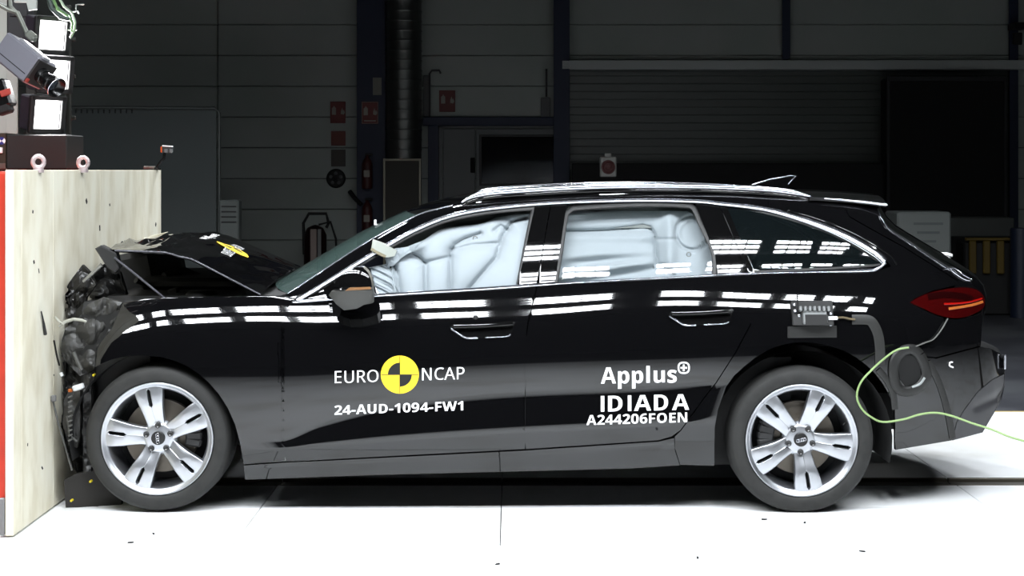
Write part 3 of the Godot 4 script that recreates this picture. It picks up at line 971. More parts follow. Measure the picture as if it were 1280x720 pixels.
	# tail lamp
	var tlp := P2([1138, 378, 1150, 372, 1163, 367, 1190, 361, 1205, 359.5, 1217, 361, 1226, 366, 1230, 373, 1231, 379, 1229, 387, 1216, 393, 1205, 396.5, 1196, 398, 1180, 396, 1168, 392, 1160, 388])
	var zt := func(x: float, y: float) -> float:
		return Z(x, y) + 0.004 + 0.012 * clampf((y - 358) / 20.0, 0, 1) * clampf((400 - y) / 18.0, 0, 1) * smooth(1136, 1170, x)
	var lamp := near_mirror("tail_lamp", panel(dense(P2([1138, 378, 1150, 371, 1167, 365, 1190, 360.5, 1207, 359.5, 1220, 362, 1228, 368, 1231, 376, 1229, 385, 1218, 392, 1205, 396.5, 1190, 397.5, 1172, 393.5, 1155, 386, 1138.5, 378.6]), 3.0), zt, 4.0, 0.0, 0.02), mat("lamp red", Color(0.19, 0.012, 0.014), 0.03), c)
	var zt2 := func(x: float, y: float) -> float: return zt.call(x, y) + 0.0025
	put("lamp_strip", ribbon(dense(P2([1186, 386, 1200, 384, 1216, 381, 1229, 377]), 3.0), 3.2, zt2, 0.002), mat("lamp orange", Color(0.66, 0.36, 0.16), 0.15), lamp)
	put("lamp_strip", ribbon(dense(P2([1180, 380, 1200, 379, 1214, 377, 1228, 373]), 3.0), 2.2, zt2, 0.002), mat("lamp bright red", Color(0.6, 0.05, 0.03), 0.15), lamp)
	put("lamp_recess", ribbon(dense(P2([1160, 371, 1180, 368.5, 1200, 370, 1216, 374]), 3.0), 8.0, zt2, 0.001), mat("lamp dark", Color(0.10, 0.01, 0.012), 0.1), lamp)

func bonnet(c: Node3D) -> void:
	# folded into a tent: ridge across the car
	var A := U(135, 311.5, -0.12); var B := U(225, 314.5, -0.12); var C := U(326, 367, -0.10)
	var A2 := U(182, 304, -1.66); var B2 := U(272, 288, -1.66); var C2 := U(376, 333, -1.66)
	A.x = maxf(A.x, FACE + 0.03); A2.x = maxf(A2.x, FACE + 0.03)
	var prof := []
	var nz := FastNoiseLite.new()
	nz.seed = 3; nz.frequency = 1.6
	for i in 25:
		var s := i / 24.0
		var row := []
		for j in 19:
			var u := j / 18.0
			var a := A.lerp(A2, u); var b := B.lerp(B2, u); var d := C.lerp(C2, u)
			var p: Vector3
			if s < 0.42:
				p = a.lerp(b, s / 0.42)
			else:
				p = b.lerp(d, (s - 0.42) / 0.58)
			p.y -= 0.03 * exp(-pow((s - 0.42) / 0.05, 2)) * 0.6
			p.y += 0.03 * sin(PI * u) * (0.6 + 0.4 * sin(3 * s)) + 0.022 * nz.get_noise_2d(s * 1.6, u * 1.4) * sin(PI * u)
			if s < 0.42:
				p.y += 0.035 * nz.get_noise_2d(s * 6.0 + 9.0, u * 3.0) * smooth(0.02, 0.2, u)
			row.append(p)
		prof.append(row)
	var b := MB.new()
	b.grid(prof, Vector3.UP, 0.014)
	var h := put("bonnet", b, mats["paint"], c)
	var e := MB.new()
	var ed := []
	for i in range(1, 25):
		ed.append(prof[i][0] + Vector3(0, -0.005, 0.005))
	e.tube(ed, 0.0045, 8)
	put("bonnet_edge", e, mat("edge grey", Color(0.3, 0.3, 0.32), 0.3, 0.6), h)
	# print on the bonnet: a frame over the rear slope
	var o := prof[11][0] as Vector3
	var fr := func(s: float, u: float) -> Vector3:   # s along the bonnet 0..1 as the profile, u across
		var fi := clampf(s * 24.0, 0, 23.99); var fj := clampf(u * 18.0, 0, 17.99)
		var i := int(fi); var j := int(fj)
		var p0: Vector3 = prof[i][j].lerp(prof[i + 1][j], fi - i)
		var p1: Vector3 = prof[i][j + 1].lerp(prof[i + 1][j + 1], fi - i)
		return p0.lerp(p1, fj - j) + Vector3(-0.001, 0.006, 0.001)
	var disc := MB.new(); var inner := MB.new(); var black := MB.new()
	var cs := 0.655; var cu := 0.47
	var at := func(f: float, r: float) -> Vector3: return fr.call(cs + cos(f) * r * 1.12, cu + sin(f) * r * 0.62)
	for k in 48:
		var f0 := TAU * k / 48.0; var f1 := TAU * (k + 1) / 48.0
		for q in 4:
			disc.quad(at.call(f0, 0.10 * q / 4.0), at.call(f1, 0.10 * q / 4.0), at.call(f1, 0.10 * (q + 1) / 4.0), at.call(f0, 0.10 * (q + 1) / 4.0), Vector3.UP)
		if (k / 12) % 2 == 0:
			for q in 4:
				var l := Vector3(0, 0.0015, 0)
				black.quad(at.call(f0, 0.063 * q / 4.0) + l, at.call(f1, 0.063 * q / 4.0) + l, at.call(f1, 0.063 * (q + 1) / 4.0) + l, at.call(f0, 0.063 * (q + 1) / 4.0) + l, Vector3.UP)
	put("roundel", disc, mats["yellow"], h).set_meta("label", "yellow and black roundel on the bonnet")
	put("roundel_quadrant", black, mats["sticker black"], h)
	for w in [["EURO", 0.285, 0.40], ["NCAP", 0.54, 0.655]]:
		bonnet_text(w[0], h, fr, cs + 0.04, cs - 0.035, w[1], w[2], false)
	bonnet_text("24-AUD-1094-FW1", h, fr, 0.485, 0.435, 0.42, 0.80, true)
	# front lip torn up at the corner, stay rod and hinge
	var lip := MB.new()
	lip.prism(P2([-0.058, 0.04, -0.03, 0.055, 0.04, 0.02, 0.055, -0.05, 0.035, -0.075, 0.0, -0.05]), func(_q): return 0.03, 0.06, 0.006, Transform3D(Basis(), U(136, 321, -0.14)))
	put("bonnet_lip", lip, mat("crushed grey", Color(0.2, 0.2, 0.2), 0.35, 0.4), h)
	var rod := MB.new()
	rod.tube([U(143, 322, -0.10), U(172, 345, -0.13), U(206, 373, -0.16)], 0.006, 8)
	put("stay_rod", rod, mat("edge grey", Color.WHITE), h)
	var hg := MB.new()
	hg.tube([U(322, 336, -0.75), U(326, 352, -0.72), U(330, 362, -0.70), U(340, 362, -0.70)], 0.007, 6)
	for q in [[328, 346, -0.9], [330, 352, -0.8]]:
		var hb := MB.new()
		hb.tube([U(q[0], q[1], q[2]), U(q[0] + 25, q[1] + 2, q[2])], 0.005, 6)
		put("hinge_link", hb, mats["steel"], h)
	put("hinge", hg, mats["dark plastic"], h)

func bonnet_text(s: String, parent: Node, fr: Callable, s0: float, s1: float, u0: float, u1: float, bold: bool) -> void:
	var f := SystemFont.new()
	f.font_names = PackedStringArray(["Droid Sans"]); f.font_weight = 700 if bold else 400
	var t := TextMesh.new()
	t.text = s; t.font = f; t.font_size = 64; t.depth = 0.0; t.pixel_size = 0.01
	var a := t.get_mesh_arrays()
	var v: PackedVector3Array = a[Mesh.ARRAY_VERTEX]
	var lo := Vector2(1e9, 1e9); var hi := Vector2(-1e9, -1e9)
	for p in v:
		lo = lo.min(Vector2(p.x, p.y)); hi = hi.max(Vector2(p.x, p.y))
	var idx: PackedInt32Array = a[Mesh.ARRAY_INDEX] if a[Mesh.ARRAY_INDEX] != null else PackedInt32Array(range(v.size()))
	var b := MB.new()
	for i in range(0, idx.size(), 3):
		var p := []
		for k in 3:
			var q := v[idx[i + k]]
			p.append(fr.call(lerpf(s1, s0, (q.y - lo.y) / (hi.y - lo.y)), lerpf(u1, u0, (q.x - lo.x) / (hi.x - lo.x))))
		b.ftri(p[0], p[1], p[2], Vector3.UP)
	put("lettering", b, mats["white"], parent)

func crumple(poly: Array, z: float, amp: float, seed_: int, freq := 0.032) -> MB:   # a torn sheet with sharp folds
	var nz := FastNoiseLite.new()
	nz.seed = seed_; nz.frequency = freq; nz.fractal_type = FastNoiseLite.FRACTAL_NONE; nz.noise_type = FastNoiseLite.TYPE_CELLULAR; nz.cellular_return_type = FastNoiseLite.RETURN_DISTANCE2_SUB
	var lim := FACE + 0.012
	var zf := func(x: float, y: float) -> float:
		var q := z + amp * nz.get_noise_2d(x, y) + amp * 0.3 * nz.get_noise_2d(x * 2.1 + 40, y * 2.1)
		var zmin := CZ - (lim * F / (x - VX)) if x < VX else -9.0   # stays off the barrier
		return maxf(q, -9.0) if x >= VX else minf(q, maxf(q, q)) if zmin < -9.0 else maxf(q, q - 0.0)
	var b := panel(P2(poly), zf, 3.5, 0.0, 0.03, true)
	for i in b.v.size():
		if b.v[i].x < lim:
			b.v[i].x = lim + 0.02 * absf(sin(b.v[i].y * 90.0))
	return b

func wreck(c: Node3D) -> void:
	var pl := mat("torn plastic", Color(0.2, 0.198, 0.19), 0.48)
	var pl2 := mat("torn plastic dark", Color(0.085, 0.083, 0.08), 0.42)
	var pl3 := mat("dusty plastic", Color(0.30, 0.30, 0.29), 0.5)
	put("lamp_housing", crumple([103, 331, 112, 340, 120, 356, 108, 372, 104, 396, 92, 412, 82, 404, 78, 382, 80, 363, 90, 348], -0.20, 0.05, 3), mat("housing black", Color(0.09, 0.085, 0.08), 0.35), c)
	put("bumper_skin", crumple([98, 398, 110, 380, 128, 372, 153, 378, 146, 395, 139, 411, 126, 428, 121, 440, 118, 462, 100, 470, 82, 452, 74, 436, 82, 410], -0.12, 0.05, 5), pl, c)
	put("bumper_side", crumple([70, 430, 84, 442, 100, 452, 118, 460, 112, 480, 110, 520, 112, 560, 110, 592, 98, 594, 84, 574, 74, 540, 64, 505, 59, 470, 62, 446], -0.14, 0.07, 8), pl2, c)
	put("crash_beam", crumple([112, 345, 130, 330, 150, 340, 160, 372, 150, 384, 128, 380, 112, 372], -0.32, 0.09, 9), pl2, c)
	put("air_duct", crumple([80, 500, 92, 478, 100, 482, 100, 545, 96, 560, 86, 556, 78, 530], -0.07, 0.03, 12), pl, c)
	put("inner_liner", crumple([104, 470, 118, 464, 116, 500, 112, 545, 114, 590, 104, 592, 102, 540], -0.06, 0.04, 14), pl2, c)
	var sh := put("splash_shield", panel(P2([80, 600, 96, 592, 122, 588, 150, 600, 152, 634, 82, 634.5]), func(x, y): return -0.1 - 0.001 * (x - 80), 6.0, 0, 0.03), mat("shield", Color(0.13, 0.12, 0.11), 0.7), c)
	sh.set_meta("label", "dark splash shield behind the front wheel")
	# slats of the shutter in the torn opening
	for k in 10:
		boxm("shutter_slat", U(88, 496 + k * 6.0, -0.03), Vector3(0.018, 0.008, 0.02), pl3, c, 0.002, Basis(Vector3.BACK, 0.4))
	var st := MB.new()
	st.tube([U(127, 331, -0.16), U(115, 342, -0.17), U(104, 352, -0.18)], [0.010, 0.009, 0.006], 8)
	put("bracket_strip", st, mat("strip grey", Color(0.52, 0.52, 0.5), 0.35, 0.5), c)
	var s2 := MB.new()
	s2.tube([U(92, 440, -0.05), U(97, 452, -0.05), U(102, 462, -0.06)], 0.008, 8)
	var s4 := MB.new()
	s4.tube([U(84, 520, -0.06), U(88, 545, -0.06), U(96, 552, -0.06)], 0.006, 8)
	put("bent_rod", s4, pl3, c)
	put("bent_rod", s2, pl3, c)
	var s3 := MB.new()
	s3.tube([U(66, 500, -0.06), U(73, 530, -0.06), U(82, 560, -0.06), U(90, 588, -0.06)], 0.005, 8)
	put("bent_rod", s3, pl3, c)
	var foam := MB.new()
	foam.tube([U(74, 408, -0.06), U(82, 402, -0.05), U(92, 399, -0.05), U(102, 400, -0.05), U(108, 402, -0.05)], [0.006, 0.009, 0.008, 0.007, 0.005], 7)
	var foam2 := MB.new()
	foam2.tube([U(69, 396, -0.05), U(73, 401, -0.05), U(80, 406, -0.05)], [0.004, 0.006, 0.005], 6)
	put("torn_foam", foam2, mat("foam", Color(0.62, 0.62, 0.58), 0.8), c)
	put("torn_foam", foam, mat("foam", Color(0.62, 0.62, 0.58), 0.8), c)
	boxm("connector", U(98, 484, -0.04), Vector3(0.05, 0.026, 0.03), mat("connector white", Color(0.75, 0.76, 0.76), 0.5), c, 0.005, Basis(Vector3.BACK, 0.3))
	boxm("connector", U(88, 488, -0.045), Vector3(0.02, 0.016, 0.02), mat("connector orange", Color(0.6, 0.3, 0.05), 0.5), c, 0.004)
	boxm("connector", U(77, 468, -0.045), Vector3(0.012, 0.02, 0.02), mat("connector white", Color.WHITE), c, 0.004, Basis(Vector3.BACK, 0.4))
	boxm("connector", U(67, 498, -0.05), Vector3(0.022, 0.03, 0.02), mat("connector grey", Color(0.4, 0.4, 0.4), 0.5), c, 0.004)
	for p in [[117, 469], [113, 602], [89, 626]]:
		var b := MB.new()
		b.lathe([Vector2(0, 0.008), Vector2(0.005, 0.006), Vector2(0.006, 0.0), Vector2(0.006, -0.02)], 10, U(p[0], p[1], -0.045))
		put("clip", b, mat("clip yellow", Color(0.75, 0.68, 0.1), 0.5), c)
	# engine bay
	var eb := mat("engine dark", Color(0.05, 0.05, 0.05), 0.6)
	var en := MB.new()
	en.box(Vector3(-1.62, 0.72, MID), Vector3(0.7, 0.5, 1.3), 0.04)
	en.box(Vector3(-1.30, 0.9, MID - 0.2), Vector3(0.35, 0.16, 0.8), 0.03)
	en.box(Vector3(-1.86, 0.6, MID), Vector3(0.4, 0.7, 1.45), 0.04)
	put("engine", en, eb, c)
	var cm := MB.new()
	cm.box(Vector3(-1.93, 0.98, -1.15), Vector3(0.24, 0.34, 0.7), 0.03, Basis(Vector3.BACK, 0.2))
	cm.box(Vector3(-1.62, 1.0, -1.05), Vector3(0.5, 0.06, 0.8), 0.02)
	put("radiator_frame", cm, eb, c)
	var firewall := boxm("bulkhead", Vector3(-1.08, 0.66, MID), Vector3(0.06, 0.6, 1.5), mats["void"], c)
	for s in [-1.0, 1.0]:
		var tw := MB.new()
		tw.lathe([Vector2(0.0, 0.0), Vector2(0.06, 0.0), Vector2(0.09, -0.03), Vector2(0.1, -0.2)], 20, Vector3(-1.5, 0.99, MID + s * 0.52), Basis(Vector3.RIGHT, -PI / 2))
		put("strut_tower", tw, eb, c)
	var cap := MB.new()
	cap.lathe([Vector2(0.0, 0.01), Vector2(0.04, 0.008), Vector2(0.06, 0.0), Vector2(0.06, -0.02)], 20, U(216, 333, -1.35), Basis(Vector3.RIGHT, -0.9))
	put("filler_cap", cap, mat("cap grey", Color(0.5, 0.52, 0.5), 0.4), c)
	var hs := MB.new()
	hs.tube([U(205, 345, -0.8), U(230, 338, -0.9), U(262, 352, -0.9), U(300, 366, -0.85)], 0.02, 10)
	var hs2 := MB.new()
	hs2.tube([U(170, 350, -0.6), U(200, 362, -0.7), U(240, 364, -0.7)], 0.016, 10)
	put("hose", hs, eb, c)
	put("hose", hs2, eb, c)
	boxm("relay_box", U(217, 364, -0.5), Vector3(0.05, 0.03, 0.05), mats["plastic"], c, 0.006, Basis(Vector3.BACK, 0.3))

func underbody(c: Node3D) -> void:
	var v: Material = mats["void"]
	var b := MB.new()
	b.box(Vector3(0.1, 0.26, MID), Vector3(2.0, 0.1, 1.5), 0.01)
	b.box(Vector3(-1.6, 0.34, MID), Vector3(0.9, 0.16, 1.1), 0.02)
	b.box(Vector3(1.75, 0.42, MID), Vector3(0.8, 0.2, 1.1), 0.02)
	b.box(Vector3(0.35, 0.45, -0.13), Vector3(1.9, 0.5, 0.03))
	b.box(Vector3(0.35, 0.45, 2 * MID + 0.13), Vector3(1.9, 0.5, 0.03))
	put("underbody", b, v, c)
	# wheel houses
	for w in [[196.5, 0.40, 548.5], [1002.0, 0.415, 550.5]]:
		var p := U(w[0], w[2], -0.05)
		for s in [0, 1]:
			var m := MB.new()
			var g := []
			for i in 25:
				var f := lerpf(-0.25, PI + 0.25, i / 24.0)
				var row := []
				for j in 2:
					var zz := -0.035 - 0.30 * j
					row.append(Vector3(p.x + cos(f) * w[1], p.y + sin(f) * w[1], zz if s == 0 else 2 * MID - zz))
				g.append(row)
			m.grid(g, Vector3(0, -1, 0))
			for i in 24:
				m.ftri(Vector3(p.x, p.y, g[0][1].z), g[i][1], g[i + 1][1], Vector3(0, 0, 1 if s == 0 else -1))
			put("wheel_house", m, mat("liner", Color(0.05, 0.05, 0.05), 0.9), c)
	# cabin: dashboard, seats, roof lining, load floor
	var cab := MB.new()
	cab.box(Vector3(-0.88, 0.86, MID), Vector3(0.42, 0.24, 1.36), 0.06)
	cab.box(Vector3(1.5, 0.75, MID), Vector3(1.0, 0.06, 1.2), 0.01)
	put("dashboard", cab, mats["dark plastic"], c)
	for sx in [-0.12, 0.82]:
		for sz in [-0.42, 0.42]:
			var s := MB.new()
			s.box(Vector3(sx - 0.12, 0.55, MID + sz), Vector3(0.5, 0.16, 0.5), 0.05)
			s.box(Vector3(sx + 0.2, 0.86, MID + sz), Vector3(0.14, 0.6, 0.48), 0.05, Basis(Vector3.BACK, -0.3))
			s.box(Vector3(sx + 0.32, 1.21, MID + sz), Vector3(0.10, 0.16, 0.26), 0.04, Basis(Vector3.BACK, -0.2))
			put("seat", s, mat("seat cloth", Color(0.07, 0.07, 0.075), 0.9), c)

func door_handles() -> void:
	for d in [[front_door, 603.0, 412.0, 1.0], [rear_door, 876.0, 396.0, 0.98]]:
		var x: float = d[1]; var y: float = d[2]
		var pl := P2([x - 41, y - 2, x - 36, y - 7, x + 38, y - 10, x + 41, y - 9, x + 36, y + 6, x + 30, y + 9, x - 18, y + 11, x - 26, y + 8])
		var zr := func(a: float, b: float) -> float:
			return Z(a, b) + 0.001
		put("handle_recess", panel(pl, zr, 4.0, 0.0, 0.0), mat("recess", Color(0.015, 0.015, 0.016), 0.25), d[0])
		var grip := dense(P2([x - 36, y - 4.5, x - 10, y - 5, x + 20, y - 6.5, x + 38, y - 8]), 4.0)
		var h := put("door_handle", ribbon(grip, 7.0, Z, 0.02, 0.006), mats["trim black"], d[0])
		put("handle_edge", ribbon(dense(P2([x - 39, y - 1, x - 30, y + 5, x - 20, y + 10.5, x - 6, y + 10.5]), 3.0), 2.2, Z, 0.004, 0.002), mats["chrome"], d[0])
		put("handle_edge", ribbon(dense(P2([x + 4, y + 10, x + 30, y + 8.5, x + 35, y + 6]), 3.0), 1.4, Z, 0.003, 0.002), mats["chrome"], d[0])
	var k := MB.new()
	k.lathe([Vector2(0, 0.004), Vector2(0.008, 0.0035), Vector2(0.012, 0.0)], 16, S(594.5, 397, ZL))
	put("lock_cap", k, mats["plastic"], front_door)

func door_mirror(c: Node3D) -> void:
	var dome := func(x: float, y: float) -> float:
		var u := (x - 441.0) / 30.0; var w := (y - 361.0) / 30.0
		return 0.075 + 0.075 * sqrt(maxf(0.0, 1.0 - u * u * 0.8 - w * w * 0.8))
	var cap := P2([417, 359, 420, 350, 430, 341, 444, 334.5, 455, 334, 461, 338, 465, 350, 466, 359])
	var mr := put("door_mirror", panel(cap, dome, 3.0, 0, 0.09), mats["trim black"], c)
	put("mirror_base", panel(P2([411, 369, 414, 364, 430, 364, 436, 363, 466, 362.5, 465.5, 379, 455, 381, 446, 386, 430, 388, 420, 380]), dome, 3.0, 0, 0.08), mat("mirror grey", Color(0.22, 0.22, 0.21), 0.5), mr)
	put("turn_signal", panel(P2([431, 363.5, 437, 359.5, 463, 358.5, 464, 361.5, 437, 363]), func(x, y): return dome.call(x, y) + 0.001, 3.0, 0, 0.05), mat("signal orange", Color(0.5, 0.36, 0.23), 0.35), mr)
	put("mirror_rim", ribbon(dense(P2([455, 334, 461, 340, 465, 350, 466.5, 362]), 3.0), 3.0, dome, 0.004), mats["steel"], mr)
	put("mirror_arm", panel(P2([404, 362, 416, 352, 424, 362, 420, 374, 410, 374]), func(_x, _y): return 0.05, 4.0, 0, 0.11), mats["trim black"], mr)

func airbags(c: Node3D) -> void:
	var cloth: Material = mats["airbag cloth"]
	var l1 := P2([532, 366, 532, 330, 524, 322, 516, 318])
	var l2 := P2([563, 366, 563, 316, 568, 306, 580, 299, 600, 292])
	var l3 := P2([583, 366, 600, 345, 620, 322, 628, 296, 640, 277, 658, 272])
	var l4 := P2([532, 328, 562, 321])
	var l5 := P2([563, 312, 590, 306, 620, 304])
	var l6 := P2([500, 366, 496, 340, 488, 325])
	var l7 := P2([618, 288, 626, 282, 634, 288])
	var zfa := func(x: float, y: float) -> float:
		var p := Vector2(x, y)
		var z := Z(x, maxf(y, 262.0)) - 0.075
		for l in [l1, l2, l3, l6]:
			var d := dist_line(p, l)
			z -= 0.016 * exp(-d * d / 6.0) + 0.048 * exp(-d / 10.0)
		for l in [l4, l5, l7]:
			var d := dist_line(p, l)
			z -= 0.010 * exp(-d * d / 5.0) + 0.018 * exp(-d / 6.0)
		z -= 0.03 * exp(-(y - curve(P2([470, 318, 500, 311, 530, 300, 548, 289, 560, 285, 590, 282, 620, 272, 660, 266]), x)) / 6.0)
		return z + 0.035
	var fa := P2([488, 322, 500, 312, 515, 306, 530, 300, 540, 293, 548, 288, 560, 284, 590, 281, 605, 279, 620, 272, 645, 268, 662, 268, 668, 273, 666, 290, 650, 372, 494, 376])
	put("curtain_airbag", panel(fa, zfa, 2.2, 0, 0.03), cloth, c).set_meta("label", "inflated white curtain airbag in the front window")
	# pleated cloth ahead of it
	var zp := func(x: float, y: float) -> float:
		var q := (y - 335.0) - (x - 450.0) * (0.15 + (x - 440.0) * 0.006)
		return Z(x, maxf(y, 300.0)) - 0.075 + 0.008 * sin(q * 0.62) + 0.004 * sin(q * 1.5 + x * 0.06)
	put("front_airbag_cloth", panel(P2([446, 338, 470, 333, 484, 330, 490, 340, 500, 372, 470, 374, 462, 350]), zp, 2.5, 0, 0.02), cloth, c)
	var flap := func(x: float, y: float) -> float: return Z(x, y) + 0.012 + 0.012 * sin((x + y) * 0.09) - 0.0004 * (x - 465)
	put("pillar_trim_flap", panel(P2([466, 299, 480, 304, 490, 310, 496, 313, 493, 320, 484, 322, 474, 317, 464, 311]), flap, 3.0, 0, 0.012), mat("trim cream", Color(0.58, 0.60, 0.57), 0.7), c)
	put("trim_clip", ribbon(P2([464, 311, 474, 317, 482, 321]), 4.0, flap, 0.004, 0.001), mat("trim brown", Color(0.45, 0.42, 0.33), 0.6), c)
	put("airbag_fold", crumple([482, 314, 492, 311, 508, 309, 520, 304, 528, 302, 520, 312, 508, 318, 500, 324, 492, 332, 484, 334, 482, 324], Z(500, 315) - 0.005, 0.02, 22, 0.05), cloth, c)
	# rear window
	var m1 := P2([700, 289, 730, 289, 760, 288, 785, 285.5, 803, 283, 812, 285, 817, 292, 819, 300])
	var m2 := P2([819, 300, 820, 315, 822, 330, 835, 337, 842, 344])
	var m3 := P2([822, 299, 845, 299])
	var zra := func(x: float, y: float) -> float:
		var p := Vector2(x, y)
		var z := Z(x, maxf(y, 256.0)) - 0.09
		var dm := dist_line(p, m1)
		dm = minf(dm, dist_line(p, m2))
		z -= 0.018 * exp(-dm * dm / 5.0) + 0.045 * exp(-dm / 9.0)
		dm = dist_line(p, m3)
		z -= 0.010 * exp(-dm * dm / 4.0)
		var r := p.distance_to(Vector2(866, 291))
		z -= 0.028 * exp(-pow((r - 21.0) / 2.5, 2))
		z -= 0.02 * (1.0 - smooth(12.0, 21.0, r))
		if x < 818:
			z += 0.009 * sin((y - 290) * 0.30) * smooth(290, 296, y) * (1.0 - smooth(325, 335, y))
			var q := y - 340.0 + (x - 700.0) * 0.18
			z += 0.024 * sin(q * 0.27) * smooth(312, 334, y)
		else:
			z += 0.035 * exp(-pow((x - 837.0) / 9.0, 2))
		z -= 0.025 * exp(-(y - 264.0) / 5.0)
		z -= 0.02 * smooth(872, 893, x)
		return z
	put("curtain_airbag", panel(P2([703, 265, 720, 262, 745, 265, 760, 262, 800, 264, 860, 264, 866, 268, 892, 318, 893, 350, 800, 356, 692, 360]), zra, 2.2, 0, 0.03), cloth, c).set_meta("label", "inflated white curtain airbag in the rear window")
	# tether rings on the cloth
	for p in [[594.0, 298.0, zfa], [861.0, 318.0, zra]]:
		var b := MB.new()
		var ring := []
		for k in 17:
			ring.append(U(p[0], p[1], p[2].call(p[0], p[1]) + 0.004) + Vector3(cos(TAU * k / 16), sin(TAU * k / 16), 0) * 0.010)
		b.tube(ring, 0.0016, 6, false)
		put("tether_ring", b, mats["steel"], c)
	# grey frame behind the cloth at the head of each window
	put("headliner_edge", panel(P2([480, 312, 530, 288, 560, 276, 610, 266, 668, 260, 668, 276, 620, 282, 560, 296, 500, 322]), func(x, y): return Z(x, maxf(y, 258.0)) - 0.14, 8.0), mat("lining", Color(0.45, 0.47, 0.46), 0.8), c)
	put("headliner_edge", panel(P2([700, 258, 800, 254, 866, 256, 880, 285, 700, 285]), func(x, y): return Z(x, maxf(y, 256.0)) - 0.13, 8.0), mat("lining", Color.WHITE), c)

func wheel(c: Node3D, at: Vector3, turn: float, far: bool) -> void:
	var w := Node3D.new()
	w.name = "wheel"
	c.add_child(w, true)
	w.position = at
	if far:
		w.rotation.y = PI
	var tr := MB.new()
	var R := 0.337
	tr.lathe([Vector2(0.252, -0.03), Vector2(0.259, 0.0), Vector2(0.268, 0.009), Vector2(0.283, 0.012), Vector2(0.300, 0.010), Vector2(0.314, 0.004), Vector2(0.318, 0.001), Vector2(0.326, -0.008), Vector2(0.3325, -0.022), Vector2(0.336, -0.04), Vector2(R, -0.08), Vector2(R, -0.082), Vector2(0.330, -0.084), Vector2(0.330, -0.092), Vector2(R, -0.094), Vector2(R, -0.15), Vector2(0.336, -0.19), Vector2(0.326, -0.215), Vector2(0.30, -0.23), Vector2(0.25, -0.22)], 96)
	put("tyre", tr, mats["rubber"], w)
	var rim := MB.new()
	rim.lathe([Vector2(0.258, -0.004), Vector2(0.2585, 0.004), Vector2(0.255, 0.007), Vector2(0.249, 0.004), Vector2(0.244, -0.004), Vector2(0.236, -0.008), Vector2(0.230, -0.012), Vector2(0.224, -0.03), Vector2(0.219, -0.06), Vector2(0.214, -0.2)], 96)
	put("rim", rim, mats["alloy"], w)
	var back := MB.new()
	back.lathe([Vector2(0.0, -0.15), Vector2(0.215, -0.15)], 48)
	put("wheel_back", back, mat("wheel dark", Color(0.05, 0.05, 0.05), 0.8), w)
	var disc := MB.new()
	disc.lathe([Vector2(0.0, -0.062), Vector2(0.08, -0.062), Vector2(0.085, -0.085), Vector2(0.168, -0.085), Vector2(0.17, -0.09), Vector2(0.17, -0.105)], 48)
	put("brake_disc", disc, mat("disc", Color(0.40, 0.375, 0.34), 0.45, 0.6), w)
	var cal := MB.new()
	var ca := deg_to_rad(12.0 if turn < 0.0 or turn == 20.0 else 176.0)
	for k in 5:
		var f := ca + (k - 2) * 0.19
		cal.box(Vector3(cos(f) * 0.155, sin(f) * 0.155, -0.075), Vector3(0.075, 0.04, 0.05), 0.008, Basis(Vector3.BACK, f))
	put("brake_caliper", cal, mat("caliper", Color(0.22, 0.22, 0.22), 0.5, 0.4), w)
	# spokes: five, each of two blades with a slot between them
	for k in 5:
		var b := MB.new()
		var bs := Basis(Vector3.BACK, -deg_to_rad(turn + 72.0 * k))
		for sd in [-1.0, 1.0]:
			var g := []
			for i in 37:
				var r := lerpf(0.035, 0.25, i / 36.0)
				var uo := lerpf(0.040, 0.067, smooth(0.05, 0.25, r))
				var ui := 0.0075 * smooth(0.146, 0.152, r) * (1.0 - smooth(0.222, 0.230, r))
				var h := -0.026 + 0.026 * smooth(0.04, 0.17, r) - 0.007 * smooth(0.19, 0.25, r)
				var row := []
				var cut := ui / 0.0075
				for q in [[0.0, lerpf(-0.0025, -0.028, cut)], [0.0, lerpf(-0.002, -0.003, cut)], [0.06, -0.001], [0.5, -0.001], [0.9, -0.0035], [1.0, -0.009], [1.0, -0.035]]:
					var u: float = lerpf(ui, uo, q[0]) * sd
					var hh: float = h + q[1] - (0.006 * (1.0 - smooth(0.05, 0.14, r)) * (1.0 - q[0]))
					row.append(bs * Vector3(u, r, hh))
				g.append(row)
			b.grid(g, Vector3(0, 0, 1))
		put("spoke", b, mats["alloy"], w)
		var web := MB.new()
		web.prism(P2([-0.02, 0.14, -0.02, 0.24, 0.02, 0.24, 0.02, 0.14]), func(_q): return -0.03, 0.01, 0.0, Transform3D(bs, Vector3.ZERO))
		put("spoke_slot", web, mats["void"], w)
	var hub := MB.new()
	hub.lathe([Vector2(0.0, -0.022), Vector2(0.052, -0.024), Vector2(0.07, -0.03), Vector2(0.082, -0.05)], 40)
	put("hub", hub, mats["alloy"], w)
	for k in 5:
		var f := deg_to_rad(90.0 - (turn + 9.0 + 72.0 * k))
		var b := MB.new()
		var p := Vector3(cos(f) * 0.058, sin(f) * 0.058, -0.021)
		b.lathe([Vector2(0.0, -0.001), Vector2(0.006, -0.001), Vector2(0.008, 0.004), Vector2(0.0125, 0.004), Vector2(0.014, 0.0), Vector2(0.014, -0.02)], 14, p)
		put("wheel_bolt", b, mat("bolt", Color(0.28, 0.28, 0.28), 0.35, 0.8), w)
	var cap := MB.new()
	cap.lathe([Vector2(0.0, 0.0), Vector2(0.026, -0.001), Vector2(0.031, -0.004), Vector2(0.032, -0.02)], 32, Vector3(0, 0, -0.008))
	put("centre_cap", cap, mats["sticker black"], w)
